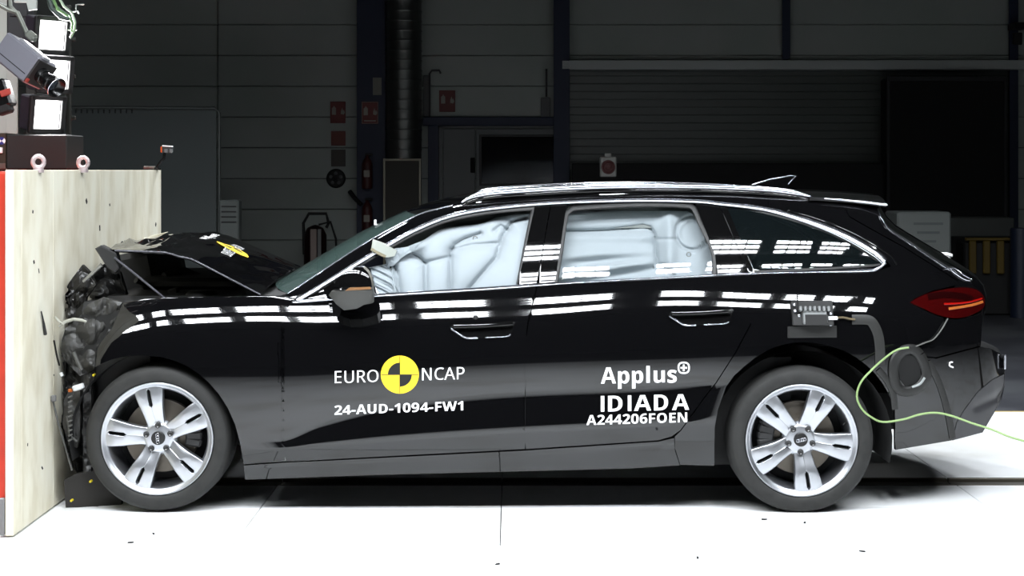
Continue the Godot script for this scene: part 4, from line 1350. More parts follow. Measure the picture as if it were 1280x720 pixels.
	if not far:
		var em := MB.new()
		var er := deg_to_rad(-85.0 if turn < 0.0 else 14.0)
		for k in 4:
			var ring := []
			for i in 21:
				var f := TAU * i / 20.0
				ring.append(Vector3(0, 0, -0.0065) + Basis(Vector3.BACK, er) * Vector3((k - 1.5) * 0.0105 + cos(f) * 0.0072, sin(f) * 0.0072, 0))
			em.tube(ring, 0.0012, 5, false)
		put("cap_emblem", em, mats["chrome"], w)
	var vs := MB.new()
	var vf := deg_to_rad(20.0)
	vs.tube([Vector3(cos(vf) * 0.226, sin(vf) * 0.226, -0.03), Vector3(cos(vf) * 0.205, sin(vf) * 0.205, -0.012)], 0.004, 6)
	put("valve", vs, mats["void"], w)

# ---------------------------------------------------------------- print, tape, box and cable on the car
func roundel(parent: Node, cx: float, cy: float, r: float) -> void:
	var d := MB.new(); var k := MB.new(); var ln := MB.new()
	var up := func(x, y): return Z(x, y) + 0.0032
	for i in 64:
		var a0 := TAU * i / 64.0; var a1 := TAU * (i + 1) / 64.0
		for q in 4:
			var r0 := r * q / 4.0; var r1 := r * (q + 1) / 4.0
			d.quad(S(cx + cos(a0) * r0, cy + sin(a0) * r0, ZL), S(cx + cos(a1) * r0, cy + sin(a1) * r0, ZL), S(cx + cos(a1) * r1, cy + sin(a1) * r1, ZL), S(cx + cos(a0) * r1, cy + sin(a0) * r1, ZL), Vector3(0, 0, 1))
			if i / 16 == 0 or i / 16 == 2:
				r0 *= 0.63; r1 *= 0.63
				k.quad(S(cx + cos(a0) * r0, cy + sin(a0) * r0, up), S(cx + cos(a1) * r0, cy + sin(a1) * r0, up), S(cx + cos(a1) * r1, cy + sin(a1) * r1, up), S(cx + cos(a0) * r1, cy + sin(a0) * r1, up), Vector3(0, 0, 1))
	put("roundel", d, mats["yellow"], parent).set_meta("label", "yellow roundel with two black quadrants")
	put("roundel_quadrant", k, mats["sticker black"], parent)
	for s in [[1, 0], [0, 1]]:
		var pts := PackedVector2Array()
		for i in 9:
			var u := (i / 4.0 - 1.0) * r * 0.98
			pts.append(Vector2(cx + s[0] * u, cy + s[1] * u))
		put("roundel_cross", ribbon(pts, 0.7, up, 0.0004, 0.0), mats["sticker black"], parent)

func on_the_car() -> void:
	var wh: Material = mats["white"]
	roundel(front_door, 499.8, 468.3, 23.8)
	obj("lettering", text_on("EURO", 418.5, 473, 463.8, 479.3, -0.03, false, ZL), wh, front_door).set_meta("label", "thin white word left of the yellow roundel")
	obj("lettering", text_on("NCAP", 527.5, 580.5, 460.2, 475.5, -0.03, false, ZL), wh, front_door).set_meta("label", "thin white word right of the yellow roundel")
	obj("lettering", text_on("24-AUD-1094-FW1", 418, 579, 506.8, 518.6, -0.035, true, ZL), wh, front_door).set_meta("label", "bold white code line under the yellow roundel")
	obj("lettering", text_on("Applus", 751, 846, 458.5, 486.5, -0.02, true, ZL), wh, rear_door).set_meta("label", "bold white word at the top of the rear door print")
	for l in [["D", 760.0, 778.0], ["A", 792.5, 814.0], ["D", 817.5, 835.0], ["A", 840.0, 861.5]]:
		var dy: float = -0.022 * (l[1] - 751.0)
		obj("lettering", text_on(l[0], l[1], l[2], 495.0 + dy, 514.6 + dy, -0.022, true, ZL), wh, rear_door).set_meta("label", "bold white capital in the middle row of the print")
	for l in [753.2, 787.0]:
		var dy: float = -0.022 * (l - 751.0)
		put("lettering", panel(P2([l - 2.2, 495.0 + dy, l + 2.2, 495.0 + dy, l + 2.2, 514.6 + dy, l - 2.2, 514.6 + dy]), ZL, 4.0, 0, 0.0), wh, rear_door).set_meta("label", "bold white capital in the middle row of the print")
	obj("lettering", text_on("A244206FOEN", 733, 859, 519, 531.5, -0.03, true, ZL), wh, rear_door).set_meta("label", "white number line at the foot of the rear door print")
	var rp := PackedVector2Array()
	for i in 33:
		var f := TAU * i / 32.0
		rp.append(Vector2(854.7 + 6.6 * signf(cos(f)) * pow(absf(cos(f)), 0.75), 459.8 + 6.6 * signf(sin(f)) * pow(absf(sin(f)), 0.75)))
	put("plus_ring", ribbon(rp, 2.0, ZL, 0.0003), wh, rear_door)
	put("plus_sign", ribbon(P2([850.6, 459.8, 854.7, 459.8, 858.8, 459.8]), 2.2, ZL, 0.0003), wh, rear_door)
	put("plus_sign", ribbon(P2([854.7, 455.7, 854.7, 459.8, 854.7, 463.9]), 2.2, ZL, 0.0003), wh, rear_door)
	# tape
	var tape := mat("duct tape", Color(0.10, 0.10, 0.096), 0.5)
	var tape2 := mat("duct tape worn", Color(0.13, 0.13, 0.124), 0.55)
	var zt := func(x, y): return Z(x, y) + 0.003
	var t1 := put("tape_strip", panel(P2([984.5, 408, 1046, 407, 1046, 422, 984.5, 422.5]), zt, 6.0, 0, 0.002), tape)
	tag(t1, "dark grey tape patch under the small metal box on the rear wing", "tape")
	var t2 := put("tape_strip", ribbon(dense(P2([1065, 399.5, 1080, 399.5, 1088, 401, 1094, 409, 1098, 420, 1100, 436, 1100, 456]), 4.0), 12.5, Z, 0.002, 0.003), tape2)
	tag(t2, "grey tape strip bending down over the rear wheel arch", "tape")
	# flap opening with a collar of tape
	var ringp := dense(P2([1150, 444, 1156, 456, 1158, 470, 1150, 483, 1138, 489, 1126, 488, 1119, 478, 1117, 462, 1120, 448, 1130, 438, 1142, 437, 1150, 444]), 4.0)
	var rt := put("tape_collar", ribbon(ringp, 13.0, Z, 0.012, 0.004), tape)
	tag(rt, "crumpled dark tape collar around the opening in the rear bumper corner", "tape")
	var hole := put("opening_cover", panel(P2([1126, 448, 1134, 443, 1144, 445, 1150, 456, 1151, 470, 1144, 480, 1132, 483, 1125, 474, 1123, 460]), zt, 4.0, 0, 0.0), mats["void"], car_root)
	var t3 := put("tape_strip", ribbon(dense(P2([1160, 452, 1170, 470, 1178, 490, 1186, 520, 1191, 548]), 4.0), 8.0, Z, 0.003, 0.003), tape)
	tag(t3, "long dark tape strip running down the rear bumper from the collar", "tape")
	var t4 := put("tape_strip", ribbon(dense(P2([1098, 462, 1108, 474, 1116, 490, 1119, 512]), 4.0), 8.0, Z, 0.003, 0.003), tape)
	tag(t4, "short dark tape strip along the rear edge of the wheel arch", "tape")
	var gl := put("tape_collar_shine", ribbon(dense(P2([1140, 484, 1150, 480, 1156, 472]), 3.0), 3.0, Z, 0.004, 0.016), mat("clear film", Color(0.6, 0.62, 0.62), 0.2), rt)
	# instrument box
	var zz := Z(1016, 392)
	var bx := thing("sensor_box", U(1016, 408, zz), "small metal instrument box taped over the rear wheel arch", "instrument")
	var o := bx.position
	var rot := Basis(Vector3.RIGHT, -0.3)
	var sil := mat("box metal", Color(0.55, 0.56, 0.56), 0.35, 0.6)
	boxm("mount_plate", U(1015, 391, zz) - o + Vector3(0, 0, 0.010), Vector3(0.19, 0.115, 0.014), mat("plate dark", Color(0.2, 0.2, 0.2), 0.4, 0.5), bx, 0.004, rot)
	boxm("body", U(1017, 396.5, zz) - o + Vector3(0, 0, 0.022), Vector3(0.112, 0.062, 0.034), sil, bx, 0.005, rot)
	boxm("face", U(1018, 398.5, zz) - o + Vector3(0, 0, 0.041), Vector3(0.10, 0.048, 0.004), mat("box face", Color(0.11, 0.11, 0.11), 0.35), bx, 0.002, rot)
	for k in 7:
		boxm("terminal", U(999 + k * 5.8, 385.5, zz) - o + Vector3(0, 0, 0.026), Vector3(0.014, 0.022, 0.03), sil, bx, 0.003, rot)
	for p in [[993, 388], [998, 394], [998, 403], [1037, 391], [1037, 405], [992, 380]]:
		var b := MB.new()
		b.lathe([Vector2(0, 0.008), Vector2(0.007, 0.006), Vector2(0.008, 0.0)], 12, U(p[0], p[1], zz) - o + Vector3(0, 0, 0.018))
		put("screw", b, mats["chrome"], bx)
	var an := MB.new()
	an.tube([U(996, 388, zz) - o + Vector3(0, 0, 0.03), U(995.5, 368, zz) - o + Vector3(0, 0, 0.02)], 0.003, 6)
	put("aerial", an, mats["void"], bx)
	var pg := MB.new()
	pg.tube([U(1034, 397, zz) - o + Vector3(0, 0, 0.03), U(1045, 397, zz) - o + Vector3(0, 0, 0.026)], 0.0085, 10)
	put("plug", pg, mats["white"], bx)
	var ld := MB.new()
	ld.tube(line3(dense(P2([1045, 397, 1054, 396.5, 1060, 398, 1068, 399]), 4.0), Z, Vector3(-o.x, -o.y, -o.z + 0.012)), 0.005, 8)
	put("lead", ld, mat("lead brown", Color(0.35, 0.3, 0.2), 0.5), bx)
	# cables
	var wire := MB.new()
	wire.tube(line3(dense(P2([1184, 398, 1176, 412, 1166, 424, 1156, 428, 1144, 433, 1134, 437]), 4.0), Z, Vector3(0, 0, 0.008)), 0.0035, 6)
	tag(put("thin_wire", wire, mat("wire grey", Color(0.35, 0.35, 0.34), 0.5)), "thin grey wire from the tail lamp to the tape collar", "wire")
	var gp := []
	var gz := P2([1062, 0.13, 1075, 0.12, 1096, 0.07, 1134, 0.02, 1290, 0.30])
	var path := dense(P2([1136, 434.5, 1122, 437, 1108, 446, 1090, 462, 1076, 478, 1071, 496, 1078, 512, 1090, 522, 1104, 527.5, 1130, 524, 1150, 518, 1170, 516, 1190, 520, 1215, 529, 1240, 537, 1262, 546, 1290, 554]), 5.0)
	for i in path.size():
		var s := float(i) / (path.size() - 1)
		var z := lerpf(0.035, 0.12, smooth(0.03, 0.22, s))
		if s > 0.5:
			z = lerpf(0.12, 0.4, smooth(0.5, 1.0, s))
		gp.append(U(path[i].x, path[i].y, z))
	var gcab := MB.new()
	gcab.tube(gp, 0.0047, 10)
	tag(put("green_cable", gcab, mat("cable green", Color(0.52, 0.62, 0.40), 0.45)), "pale green cable hanging in a loop behind the rear wheel", "cable")
	var hk := MB.new()
	hk.tube(line3(dense(P2([1191, 459, 1186.5, 457, 1187, 453, 1190, 452.5]), 2.0), Z, Vector3(0, 0, 0.006)), 0.004, 6)
	put("tow_hook", hk, mats["white"], car_root)
	var sb := MB.new()
	var sp := U(472, 282, -0.88)
	sb.box(sp + Vector3(0.006, 0.0, 0), Vector3(0.04, 0.01, 0.03), 0.002, Basis(Vector3.BACK, 0.5))
	sb.box(sp + Vector3(-0.012, 0.016, 0), Vector3(0.012, 0.03, 0.02), 0.002)
	tag(put("screen_marker", sb, wh), "small white bracket stuck on the windscreen", "marker")

# ---------------------------------------------------------------- lamp tower and cameras at the barrier
func tower() -> void:
	var black := mat("lamp housing", Color.BLACK)
	var body := mat("lamp body", Color(0.16, 0.14, 0.17), 0.5)
	var post := thing("support_post", Vector3(U(-4, 213, -1.9).x, CY + 0.002, -1.9), "white painted post standing behind the lamp stack", "post")
	boxm("shaft", Vector3(0, 0.7, 0), Vector3(0.20, 1.38, 0.16), mat("post white", Color(0.66, 0.67, 0.64), 0.6), post, 0.01)
	boxm("base_plate", Vector3(0, 0.01, 0), Vector3(0.3, 0.02, 0.26), mats["steel"], post, 0.004)
	# ballast box on the barrier
	var bb := thing("control_box", Vector3(U(57, 213, -0.9).x, CY + 0.002, -0.9), "black box standing on the barrier behind the eye bolts", "box")
	boxm("body", Vector3(0, 0.092, 0), Vector3(0.31, 0.178, 0.3), mat("box black", Color(0.06, 0.058, 0.05), 0.6), bb, 0.006)
	boxm("end_plate", Vector3(-0.172, 0.098, 0.03), Vector3(0.04, 0.18, 0.26), mat("box bronze", Color(0.16, 0.13, 0.08), 0.5), bb, 0.004)
	var tm := MB.new(); var tm2 := MB.new()
	var q := Vector3(-0.172, 0.148, 0.162)
	for i in 32:
		var a := TAU * i / 32.0; var b := TAU * (i + 1) / 32.0
		tm.ftri(q, q + Vector3(cos(a), sin(a), 0) * 0.019, q + Vector3(cos(b), sin(b), 0) * 0.019, Vector3(0, 0, 1))
		if (i / 8) % 2 == 0:
			a += PI / 4; b += PI / 4
			tm2.ftri(q + Vector3(0, 0, 0.001), q + Vector3(cos(a) * 0.019, sin(a) * 0.019, 0.001), q + Vector3(cos(b) * 0.019, sin(b) * 0.019, 0.001), Vector3(0, 0, 1))
	put("target_sticker", tm, mats["white"], bb)
	put("target_quadrant", tm2, mat("target blue", Color(0.10, 0.14, 0.45), 0.5), bb)
	boxm("latch", Vector3(-0.176, 0.10, 0.165), Vector3(0.02, 0.03, 0.012), mats["white"], bb, 0.003)
	boxm("latch", Vector3(-0.170, 0.02, 0.165), Vector3(0.04, 0.03, 0.012), mats["steel"], bb, 0.003)
	# three panel lamps, one above the other
	var glow := mat("panel glow", Color.WHITE, 0.4)
	glow.emission_enabled = true
	glow.emission = Color(1, 1, 1); glow.emission_energy_multiplier = 2.6
	var yaw := deg_to_rad(44.0)
	for k in 3:
		var p: Array = [[65.0, 44.0, 0.155], [69.0, 93.0, 0.13], [59.0, 143.0, 0.155]][k]
		var at := U(p[0], p[1], -0.85)
		var o := thing("panel_lamp", at, ["lit square lamp at the top of the lamp stack", "lit square lamp behind the lens of the grey camera", "lit square lamp at the foot of the stack, above the black box"][k], "lamp", "panel lamps stacked over the barrier")
		o.basis = Basis(Vector3.UP, yaw) * Basis(Vector3.RIGHT, 0.16)
		var h: float = p[2]
		boxm("housing", Vector3(0, 0, -0.065), Vector3(0.19, 0.18, 0.11), body, o, 0.008)
		for s in [-1.0, 1.0]:
			boxm("bezel", Vector3(s * 0.085, 0, 0.0), Vector3(0.028, 0.192, 0.024), black, o, 0.003)
			boxm("bezel", Vector3(0, s * 0.085, 0.0), Vector3(0.19, 0.026, 0.024), black, o, 0.003)
		for i in 3:
			for j in 4:
				boxm("diode_tile", Vector3((i - 1) * 0.046, (j - 1.5) * 0.0365, -0.006), Vector3(0.0455, 0.036, 0.006), glow, o, 0.001)
		var l := AreaLight3D.new()
		l.name = "panel_light"
		l.area_size = Vector2(0.136, 0.144)
		l.light_energy = 1.2
		l.shadow_enabled = true
		l.set("area_range", 30.0); l.set("area_attenuation", 2.0)
		l.rotation.y = PI
		l.position = Vector3(0, 0, 0.002)
		o.add_child(l, true)
	var mast := thing("lamp_mast", Vector3(U(86, 165, -1.12).x, CY + 0.002, -1.12), "dark upright mast carrying the panel lamps", "mast")
	boxm("upright", Vector3(0, 0.44, 0), Vector3(0.022, 0.88, 0.03), mat("mast dark", Color(0.14, 0.14, 0.12), 0.5), mast, 0.003)
	boxm("upright", Vector3(-0.20, 0.44, 0), Vector3(0.05, 0.88, 0.03), mat("mast dark", Color.BLACK), mast, 0.003)
	for y in [0.28, 0.5, 0.7]:
		boxm("crossbar", Vector3(-0.1, y, -0.02), Vector3(0.26, 0.02, 0.02), mat("mast dark", Color.BLACK), mast, 0.003)
	# high-speed camera looking down at the car
	var cm := thing("high_speed_camera", U(37, 82, -0.2), "grey box camera with a black lens, tilted down towards the car", "camera")
	cm.basis = Basis(Vector3.BACK, deg_to_rad(-35.0)) * Basis(Vector3.UP, deg_to_rad(-26.0))
	var gr := mat("camera grey", Color(0.42, 0.42, 0.45), 0.4, 0.3)
	boxm("body", Vector3(-0.045, 0, 0), Vector3(0.255, 0.14, 0.135), gr, cm, 0.008)
	boxm("body_seam", Vector3(-0.045, -0.032, 0.0), Vector3(0.23, 0.004, 0.1365), mats["void"], cm)
	boxm("top_rail", Vector3(-0.01, 0.076, 0.02), Vector3(0.19, 0.014, 0.05), mat("camera light", Color(0.6, 0.6, 0.62), 0.3, 0.5), cm, 0.003)
	boxm("front_plate", Vector3(0.086, 0, 0), Vector3(0.012, 0.125, 0.13), mat("camera dark", Color(0.1, 0.09, 0.09), 0.5), cm, 0.003)
	boxm("red_clip", Vector3(0.088, -0.05, 0.055), Vector3(0.014, 0.02, 0.02), mat("clip red", Color(0.5, 0.16, 0.12), 0.5), cm, 0.003)
	var ln := MB.new()
	ln.lathe([Vector2(0.038, 0.0), Vector2(0.038, 0.03), Vector2(0.034, 0.032), Vector2(0.036, 0.055), Vector2(0.04, 0.06), Vector2(0.04, 0.085), Vector2(0.036, 0.088), Vector2(0.05, 0.125), Vector2(0.048, 0.126), Vector2(0.034, 0.09), Vector2(0.0, 0.088)], 32, Vector3(0.09, 0.0, 0), Basis(Vector3.UP, PI / 2))
	var lens := put("lens", ln, mat("lens black", Color(0.03, 0.03, 0.03), 0.25), cm)
	var gls := MB.new()
	gls.lathe([Vector2(0.0, 0.1), Vector2(0.02, 0.096), Vector2(0.033, 0.089)], 24, Vector3(0.09, 0.0, 0), Basis(Vector3.UP, PI / 2))
	put("lens_glass", gls, mat("lens glass", Color(0.25, 0.27, 0.3), 0.05, 0.5), lens)
	var rim := MB.new()
	var hood := []
	for i in 12:
		var f := lerpf(0.2, 2.6, i / 11.0)
		hood.append(Vector3(0.216, cos(f) * 0.05, sin(f) * 0.05))
	rim.tube(hood, 0.003, 6)
	put("lens_hood_edge", rim, mats["chrome"], lens)
	# second camera, partly outside the frame
	var c2 := thing("small_camera", U(2, 118, -0.1), "dark small camera with a red collar at the picture's left edge", "camera")
	c2.basis = Basis(Vector3.BACK, deg_to_rad(18.0))
	boxm("body", Vector3(0, 0, 0), Vector3(0.09, 0.13, 0.09), mat("lens black", Color.BLACK), c2, 0.01)
	boxm("collar", Vector3(0.034, -0.005, 0.046), Vector3(0.05, 0.03, 0.012), mat("clip red", Color.BLACK), c2, 0.004)
	boxm("grip", Vector3(-0.005, -0.07, 0.01), Vector3(0.07, 0.05, 0.07), mats["void"], c2, 0.01)
	var arm := thing("camera_arm", U(20, 15, -0.3), "grey jointed arm reaching down to the box camera", "arm")
	var ab := MB.new()
	var o := arm.position
	ab.tube([U(-4, 4, -0.3) - o, U(10, 12, -0.3) - o, U(22, 16, -0.3) - o, U(34, 42, -0.25) - o, U(44, 50, -0.22) - o], 0.011, 10)
	ab.tube([U(12, -6, -0.35) - o, U(13, 8, -0.32) - o, U(22, 18, -0.3) - o], 0.010, 10)
	put("tube", ab, mat("arm grey", Color(0.42, 0.43, 0.40), 0.4, 0.5), arm)
	boxm("joint", U(39, 45, -0.24) - o, Vector3(0.05, 0.04, 0.04), mat("arm grey", Color.BLACK), arm, 0.008, Basis(Vector3.BACK, -0.7))
	var br := thing("mount_bracket", U(41, 3, -0.5), "pale grey bracket plate at the top edge above the lamps", "bracket")
	var bm := MB.new()
	bm.prism(P2([-0.09, 0.05, 0.02, 0.05, 0.02, -0.035, -0.02, -0.04, -0.03, 0.0, -0.09, 0.0]), func(_q): return 0.01, 0.02, 0.002)
	put("plate", bm, mat("bracket pale", Color(0.55, 0.57, 0.55), 0.5), br)
	var pw := thing("white_panel", U(15, 30, -1.35), "narrow white board behind the camera arm", "board")
	var pm := MB.new()
	pm.prism(P2([-0.03, 0.08, 0.0, 0.06, 0.03, -0.0, 0.03, -0.07, 0.03, CY + 0.002 - pw.position.y, -0.03, CY + 0.002 - pw.position.y]), func(_q): return 0.006, 0.012, 0.002)
	put("board", pm, mat("post white", Color.WHITE), pw)
	var hb := thing("housing_block", U(26, 22, -1.0), "dark lamp ballast block behind the top lamp", "block")
	boxm("body", Vector3(0, 0, 0), Vector3(0.11, 0.24, 0.12), mat("ballast dark", Color(0.09, 0.09, 0.10), 0.6), hb, 0.008)
	boxm("fin_plate", Vector3(0.01, 0.05, 0.064), Vector3(0.09, 0.1, 0.008), mat("ballast dark", Color.BLACK), hb, 0.002)
	# cables round the stack
	var cols2 := [Color(0.16, 0.26, 0.18), Color(0.5, 0.56, 0.48), Color(0.28, 0.42, 0.2), Color(0.10, 0.16, 0.14)]
	var paths := [[[62, -6], [68, 6], [78, 14], [88, 20], [92, 34], [89, 48]], [[72, -6], [80, 8], [90, 16], [94, 28], [93, 38], [88, 47]], [[66, -4], [72, 12], [84, 20], [90, 28], [90, 40]], [[60, -4], [64, 10], [76, 22], [86, 24]]]
	var names := ["dark green cable looping over the lamp stack", "pale grey cable looping outermost beside the lamp stack", "bright green cable beside the top lamp", "thick blackish cable draped over the top lamp"]
	for i in 4:
		var pp := []
		for p in paths[i]:
			pp.append(U(p[0], p[1], -0.82 + 0.03 * i))
		var b := MB.new()
		b.tube(pp, 0.011 if i == 3 else 0.006, 8)
		tag(put("cable", b, mat("cable %d" % i, cols2[i], 0.5)), names[i], "cable", "")
	var hk := MB.new()
	hk.tube([U(95, 15, -0.8), U(95, 6, -0.8), U(105, 5.5, -0.8)], 0.004, 6)
	hk.tube([U(88, 15, -0.8), U(97, 14, -0.8), U(99, 17, -0.8)], 0.004, 6)
	hk.tube([U(85, 37.5, -0.8), U(96, 37.5, -0.8)], 0.004, 6)
	tag(put("wire_hook", hk, mat("hook pale", Color(0.6, 0.62, 0.6), 0.4, 0.5)), "thin bent wire hooks beside the cables", "hook")
	# action camera on a little arm at the barrier's far corner
	var zf := -2.1
	var ac := thing("action_camera", Vector3(U(194, 213, zf).x, CY, zf), "small white and black action camera on a jointed arm at the barrier corner", "camera")
	o = ac.position
	boxm("body", U(209, 187, zf) - o, Vector3(0.062, 0.042, 0.035), mat("action dark", Color(0.2, 0.2, 0.2), 0.5), ac, 0.006, Basis(Vector3.BACK, -0.08))
	boxm("top_shell", U(209.5, 182.8, zf) - o, Vector3(0.06, 0.008, 0.037), mats["white"], ac, 0.003, Basis(Vector3.BACK, -0.08))
	boxm("orange_side", U(202.5, 187, zf) - o, Vector3(0.010, 0.036, 0.037), mat("action orange", Color(0.85, 0.35, 0.08), 0.5), ac, 0.003)
	for k in 2:
		boxm("front_window", U(207.5 + k * 6.5, 188.5, zf + 0.019) - o, Vector3(0.02, 0.022, 0.004), mat("action pane", Color(0.45, 0.47, 0.47), 0.2), ac, 0.002)
	var am := MB.new()
	am.tube([U(206, 191, zf) - o, U(205, 198, zf) - o, U(201, 202, zf) - o, U(197, 208, zf) - o, U(197, 211, zf) - o], 0.009, 8)
	put("arm", am, mat("lens black", Color.BLACK), ac)
	boxm("clamp", U(187, 209.5, zf) - o, Vector3(0.07, 0.018, 0.03), mats["steel"], ac, 0.003)
	boxm("clamp_foot", U(197, 213, zf) - o + Vector3(0, 0.008, 0), Vector3(0.03, 0.014, 0.04), mat("lens black", Color.BLACK), ac, 0.003)

# ---------------------------------------------------------------- things along the back wall
func sign_plate(x0: float, y0: float, x1: float, y1: float, z: float, col: Color, label: String, kind: int) -> void:
	var a := U(x0, y0, z); var b := U(x1, y1, z)
	var o := thing("wall_sign", Vector3((a.x + b.x) / 2, b.y, z), label, "sign")
	var w := b.x - a.x; var h := a.y - b.y
	boxm("plate", Vector3(0, h / 2, 0.006), Vector3(w, h, 0.012), mat("sign %s" % col.to_html(), col, 0.5), o, 0.003)
	var wm := mat("sign white", Color(0.62, 0.6, 0.55), 0.5)
	if kind >= 1:   # extinguisher and flame pictograms
		var m := MB.new()
		var f := func(_q): return 0.016
		m.prism(P2([-0.06, 0.02, -0.005, 0.02, -0.005, 0.11, -0.02, 0.125, -0.03, 0.14, -0.036, 0.14, -0.04, 0.125, -0.06, 0.11]), f, 0.006, 0.0, Transform3D(Basis(), Vector3(-w * 0.10, h * 0.32, 0)))
		put("pictogram", m, wm, o)
		m = MB.new()
		m.prism(P2([0.01, 0.03, 0.05, 0.02, 0.065, 0.05, 0.05, 0.09, 0.04, 0.07, 0.03, 0.115, 0.012, 0.07]), f, 0.006, 0.0, Transform3D(Basis(), Vector3(w * 0.14, h * 0.32, 0)))
		put("pictogram", m, wm, o)
	if kind == 2:
		boxm("caption_bar", Vector3(0, h * 0.14, 0.014), Vector3(w * 0.7, h * 0.05, 0.004), wm, o)
		for s in [-1.0, 1.0]:
			boxm("border", Vector3(s * w * 0.47, h / 2, 0.014), Vector3(w * 0.03, h * 0.94, 0.003), wm, o)
			boxm("border", Vector3(0, h / 2 + s * h * 0.47, 0.014), Vector3(w * 0.94, h * 0.02, 0.003), wm, o)

func hall_things() -> void:
	var Zw := WALLZ + 0.002
	var red := Color(0.42, 0.10, 0.08)
	sign_plate(413, 127, 432, 154, Zw, red, "red fire extinguisher sign on the pale wall left of the blue column", 1)
	sign_plate(452, 127, 473, 155, WALLZ + 0.282, red, "red fire extinguisher sign with pale border on the blue column", 2)
	sign_plate(414, 164, 432, 182, Zw, Color(0.45, 0.2, 0.15), "plain faded red square sign below the extinguisher sign", 0)
	sign_plate(414, 187, 432, 208, Zw, Color(0.25, 0.23, 0.20), "plain grey brown square sign, lowest of the wall signs", 0)
	sign_plate(549, 113, 569, 140, Zw, Color(0.38, 0.1, 0.06), "red and yellow warning sign under the bent pipe", 1)
	sign_plate(466, 97, 477, 119, WALLZ + 0.282, Color(0.5, 0.5, 0.46), "narrow pale plate high on the blue column", 0)
	var dk := mat("things dark", Color(0.06, 0.06, 0.06), 0.6)
	# round wall fitting
	var rv := thing("wall_valve", U(420, 223, Zw), "round black fitting with four holes below the wall signs", "fitting")
	var m := MB.new()
	m.lathe([Vector2(0, 0.05), Vector2(0.02, 0.05), Vector2(0.025, 0.035), Vector2(0.10, 0.035), Vector2(0.125, 0.025), Vector2(0.13, 0.0)], 32)
	put("disc", m, dk, rv)
	for k in 5:
		var b := MB.new()
		var f := TAU * k / 5.0 + 0.3
		b.lathe([Vector2(0.0, 0.04), Vector2(0.022, 0.04), Vector2(0.026, 0.03)], 14, Vector3(cos(f), sin(f), 0) * 0.07)
		put("hole", b, mat("hole pale", Color(0.35, 0.36, 0.36), 0.6), rv)
	# spiral duct and cabinet
	var a := U(482, 0, WALLZ + 0.3); var bq := U(527, 0, WALLZ + 0.3)
	var dx := (a.x + bq.x) / 2
	var duct := thing("air_duct", Vector3(dx, U(0, 198, WALLZ + 0.3).y, WALLZ + 0.3), "round spiral metal air duct rising above the cabinet", "duct")
	var pf := []
	var y := 0.0
	var r := (bq.x - a.x) / 2
	while y < 6.9:
		pf.append(Vector2(r, y)); pf.append(Vector2(r, y + 0.10)); pf.append(Vector2(r + 0.008, y + 0.11)); pf.append(Vector2(r + 0.008, y + 0.12))
		y += 0.13
	m = MB.new()
	m.lathe(pf, 32, Vector3.ZERO, Basis(Vector3.RIGHT, -PI / 2))
	put("tube", m, mat("duct metal", Color(0.40, 0.41, 0.40), 0.35, 0.8), duct)
	var cab := thing("filter_cabinet", Vector3(dx, 0, WALLZ + 0.3), "metal framed filter cabinet under the spiral duct", "cabinet")
	var cw := 44.0 * 19.45 / F
	var chh := duct.position.y
	boxm("body", Vector3(0, chh / 2, 0), Vector3(cw - 0.02, chh - 0.01, 0.5), mat("cabinet olive", Color(0.22, 0.21, 0.18), 0.6), cab, 0.006)
	for s in [-1.0, 1.0]:
		boxm("frame", Vector3(s * cw / 2, chh / 2, 0.25), Vector3(0.03, chh - 0.002, 0.03), mat("cabinet frame", Color(0.55, 0.54, 0.48), 0.4, 0.4), cab, 0.004)
	boxm("frame", Vector3(0, chh - 0.02, 0.252), Vector3(cw, 0.03, 0.03), mat("cabinet frame", Color.BLACK), cab, 0.004)
	# conduits
	for p in [[[[537, 150], [537, 92], [540, 88], [549, 88], [551, 92]], "thin bent conduit pipe beside the warning sign"], [[[683, 121], [683, 86]], "thin upright conduit above the junction box near the narrow column"]]:
		m = MB.new()
		var pts := []
		for q in p[0]:
			pts.append(U(q[0], q[1], WALLZ + 0.12))
		m.tube(pts, 0.014, 8)
		tag(put("conduit", m, mat("conduit", Color(0.3, 0.3, 0.3), 0.5, 0.5)), p[1], "pipe")
	tag(wbox("junction_box", 676, 122, 688, 148, WALLZ + 0.09, 0.09, mat("junction", Color(0.4, 0.4, 0.4), 0.6), null, 0.008), "grey junction box above the beam near the narrow column", "box")
	tag(wbox("junction_box", 529, 94, 537, 146, WALLZ + 0.05, 0.05, mat("junction", Color.BLACK), null, 0.008), "tall grey cable box beside the bent conduit", "box")
	# extinguishers on the blue column
	for e in [[459.0, 236.0, "red fire extinguisher hanging on the blue column, upper one"], [459.0, 292.0, "red fire extinguisher on the blue column, lower one"]]:
		var fz: float = WALLZ + 0.38
		var fe := thing("fire_extinguisher", U(e[0], e[1], fz), e[2], "extinguisher", "fire extinguishers on the blue column")
		m = MB.new()
		m.lathe([Vector2(0.0, 0.0), Vector2(0.06, 0.0), Vector2(0.07, 0.02), Vector2(0.07, 0.32), Vector2(0.05, 0.38), Vector2(0.025, 0.41), Vector2(0.02, 0.44), Vector2(0.0, 0.44)], 20, Vector3.ZERO, Basis(Vector3.RIGHT, -PI / 2))
		put("cylinder", m, mat("extinguisher red", Color(0.27, 0.10, 0.085), 0.5), fe)
		boxm("valve", Vector3(0.02, 0.45, 0), Vector3(0.1, 0.03, 0.03), dk, fe, 0.006)
		boxm("label_plate", Vector3(0, 0.2, 0.066), Vector3(0.08, 0.09, 0.012), mat("sign white", Color.WHITE), fe, 0.004)
	m = MB.new()
	m.tube([U(437, 239, WALLZ + 0.2), U(443, 247, WALLZ + 0.25), U(452, 256, WALLZ + 0.3)], 0.03, 8)
	tag(put("hose_nozzle", m, dk), "short black hose nozzle slanting beside the blue column", "nozzle")
	# trolley extinguisher
	var tz := WALLZ + 1.0
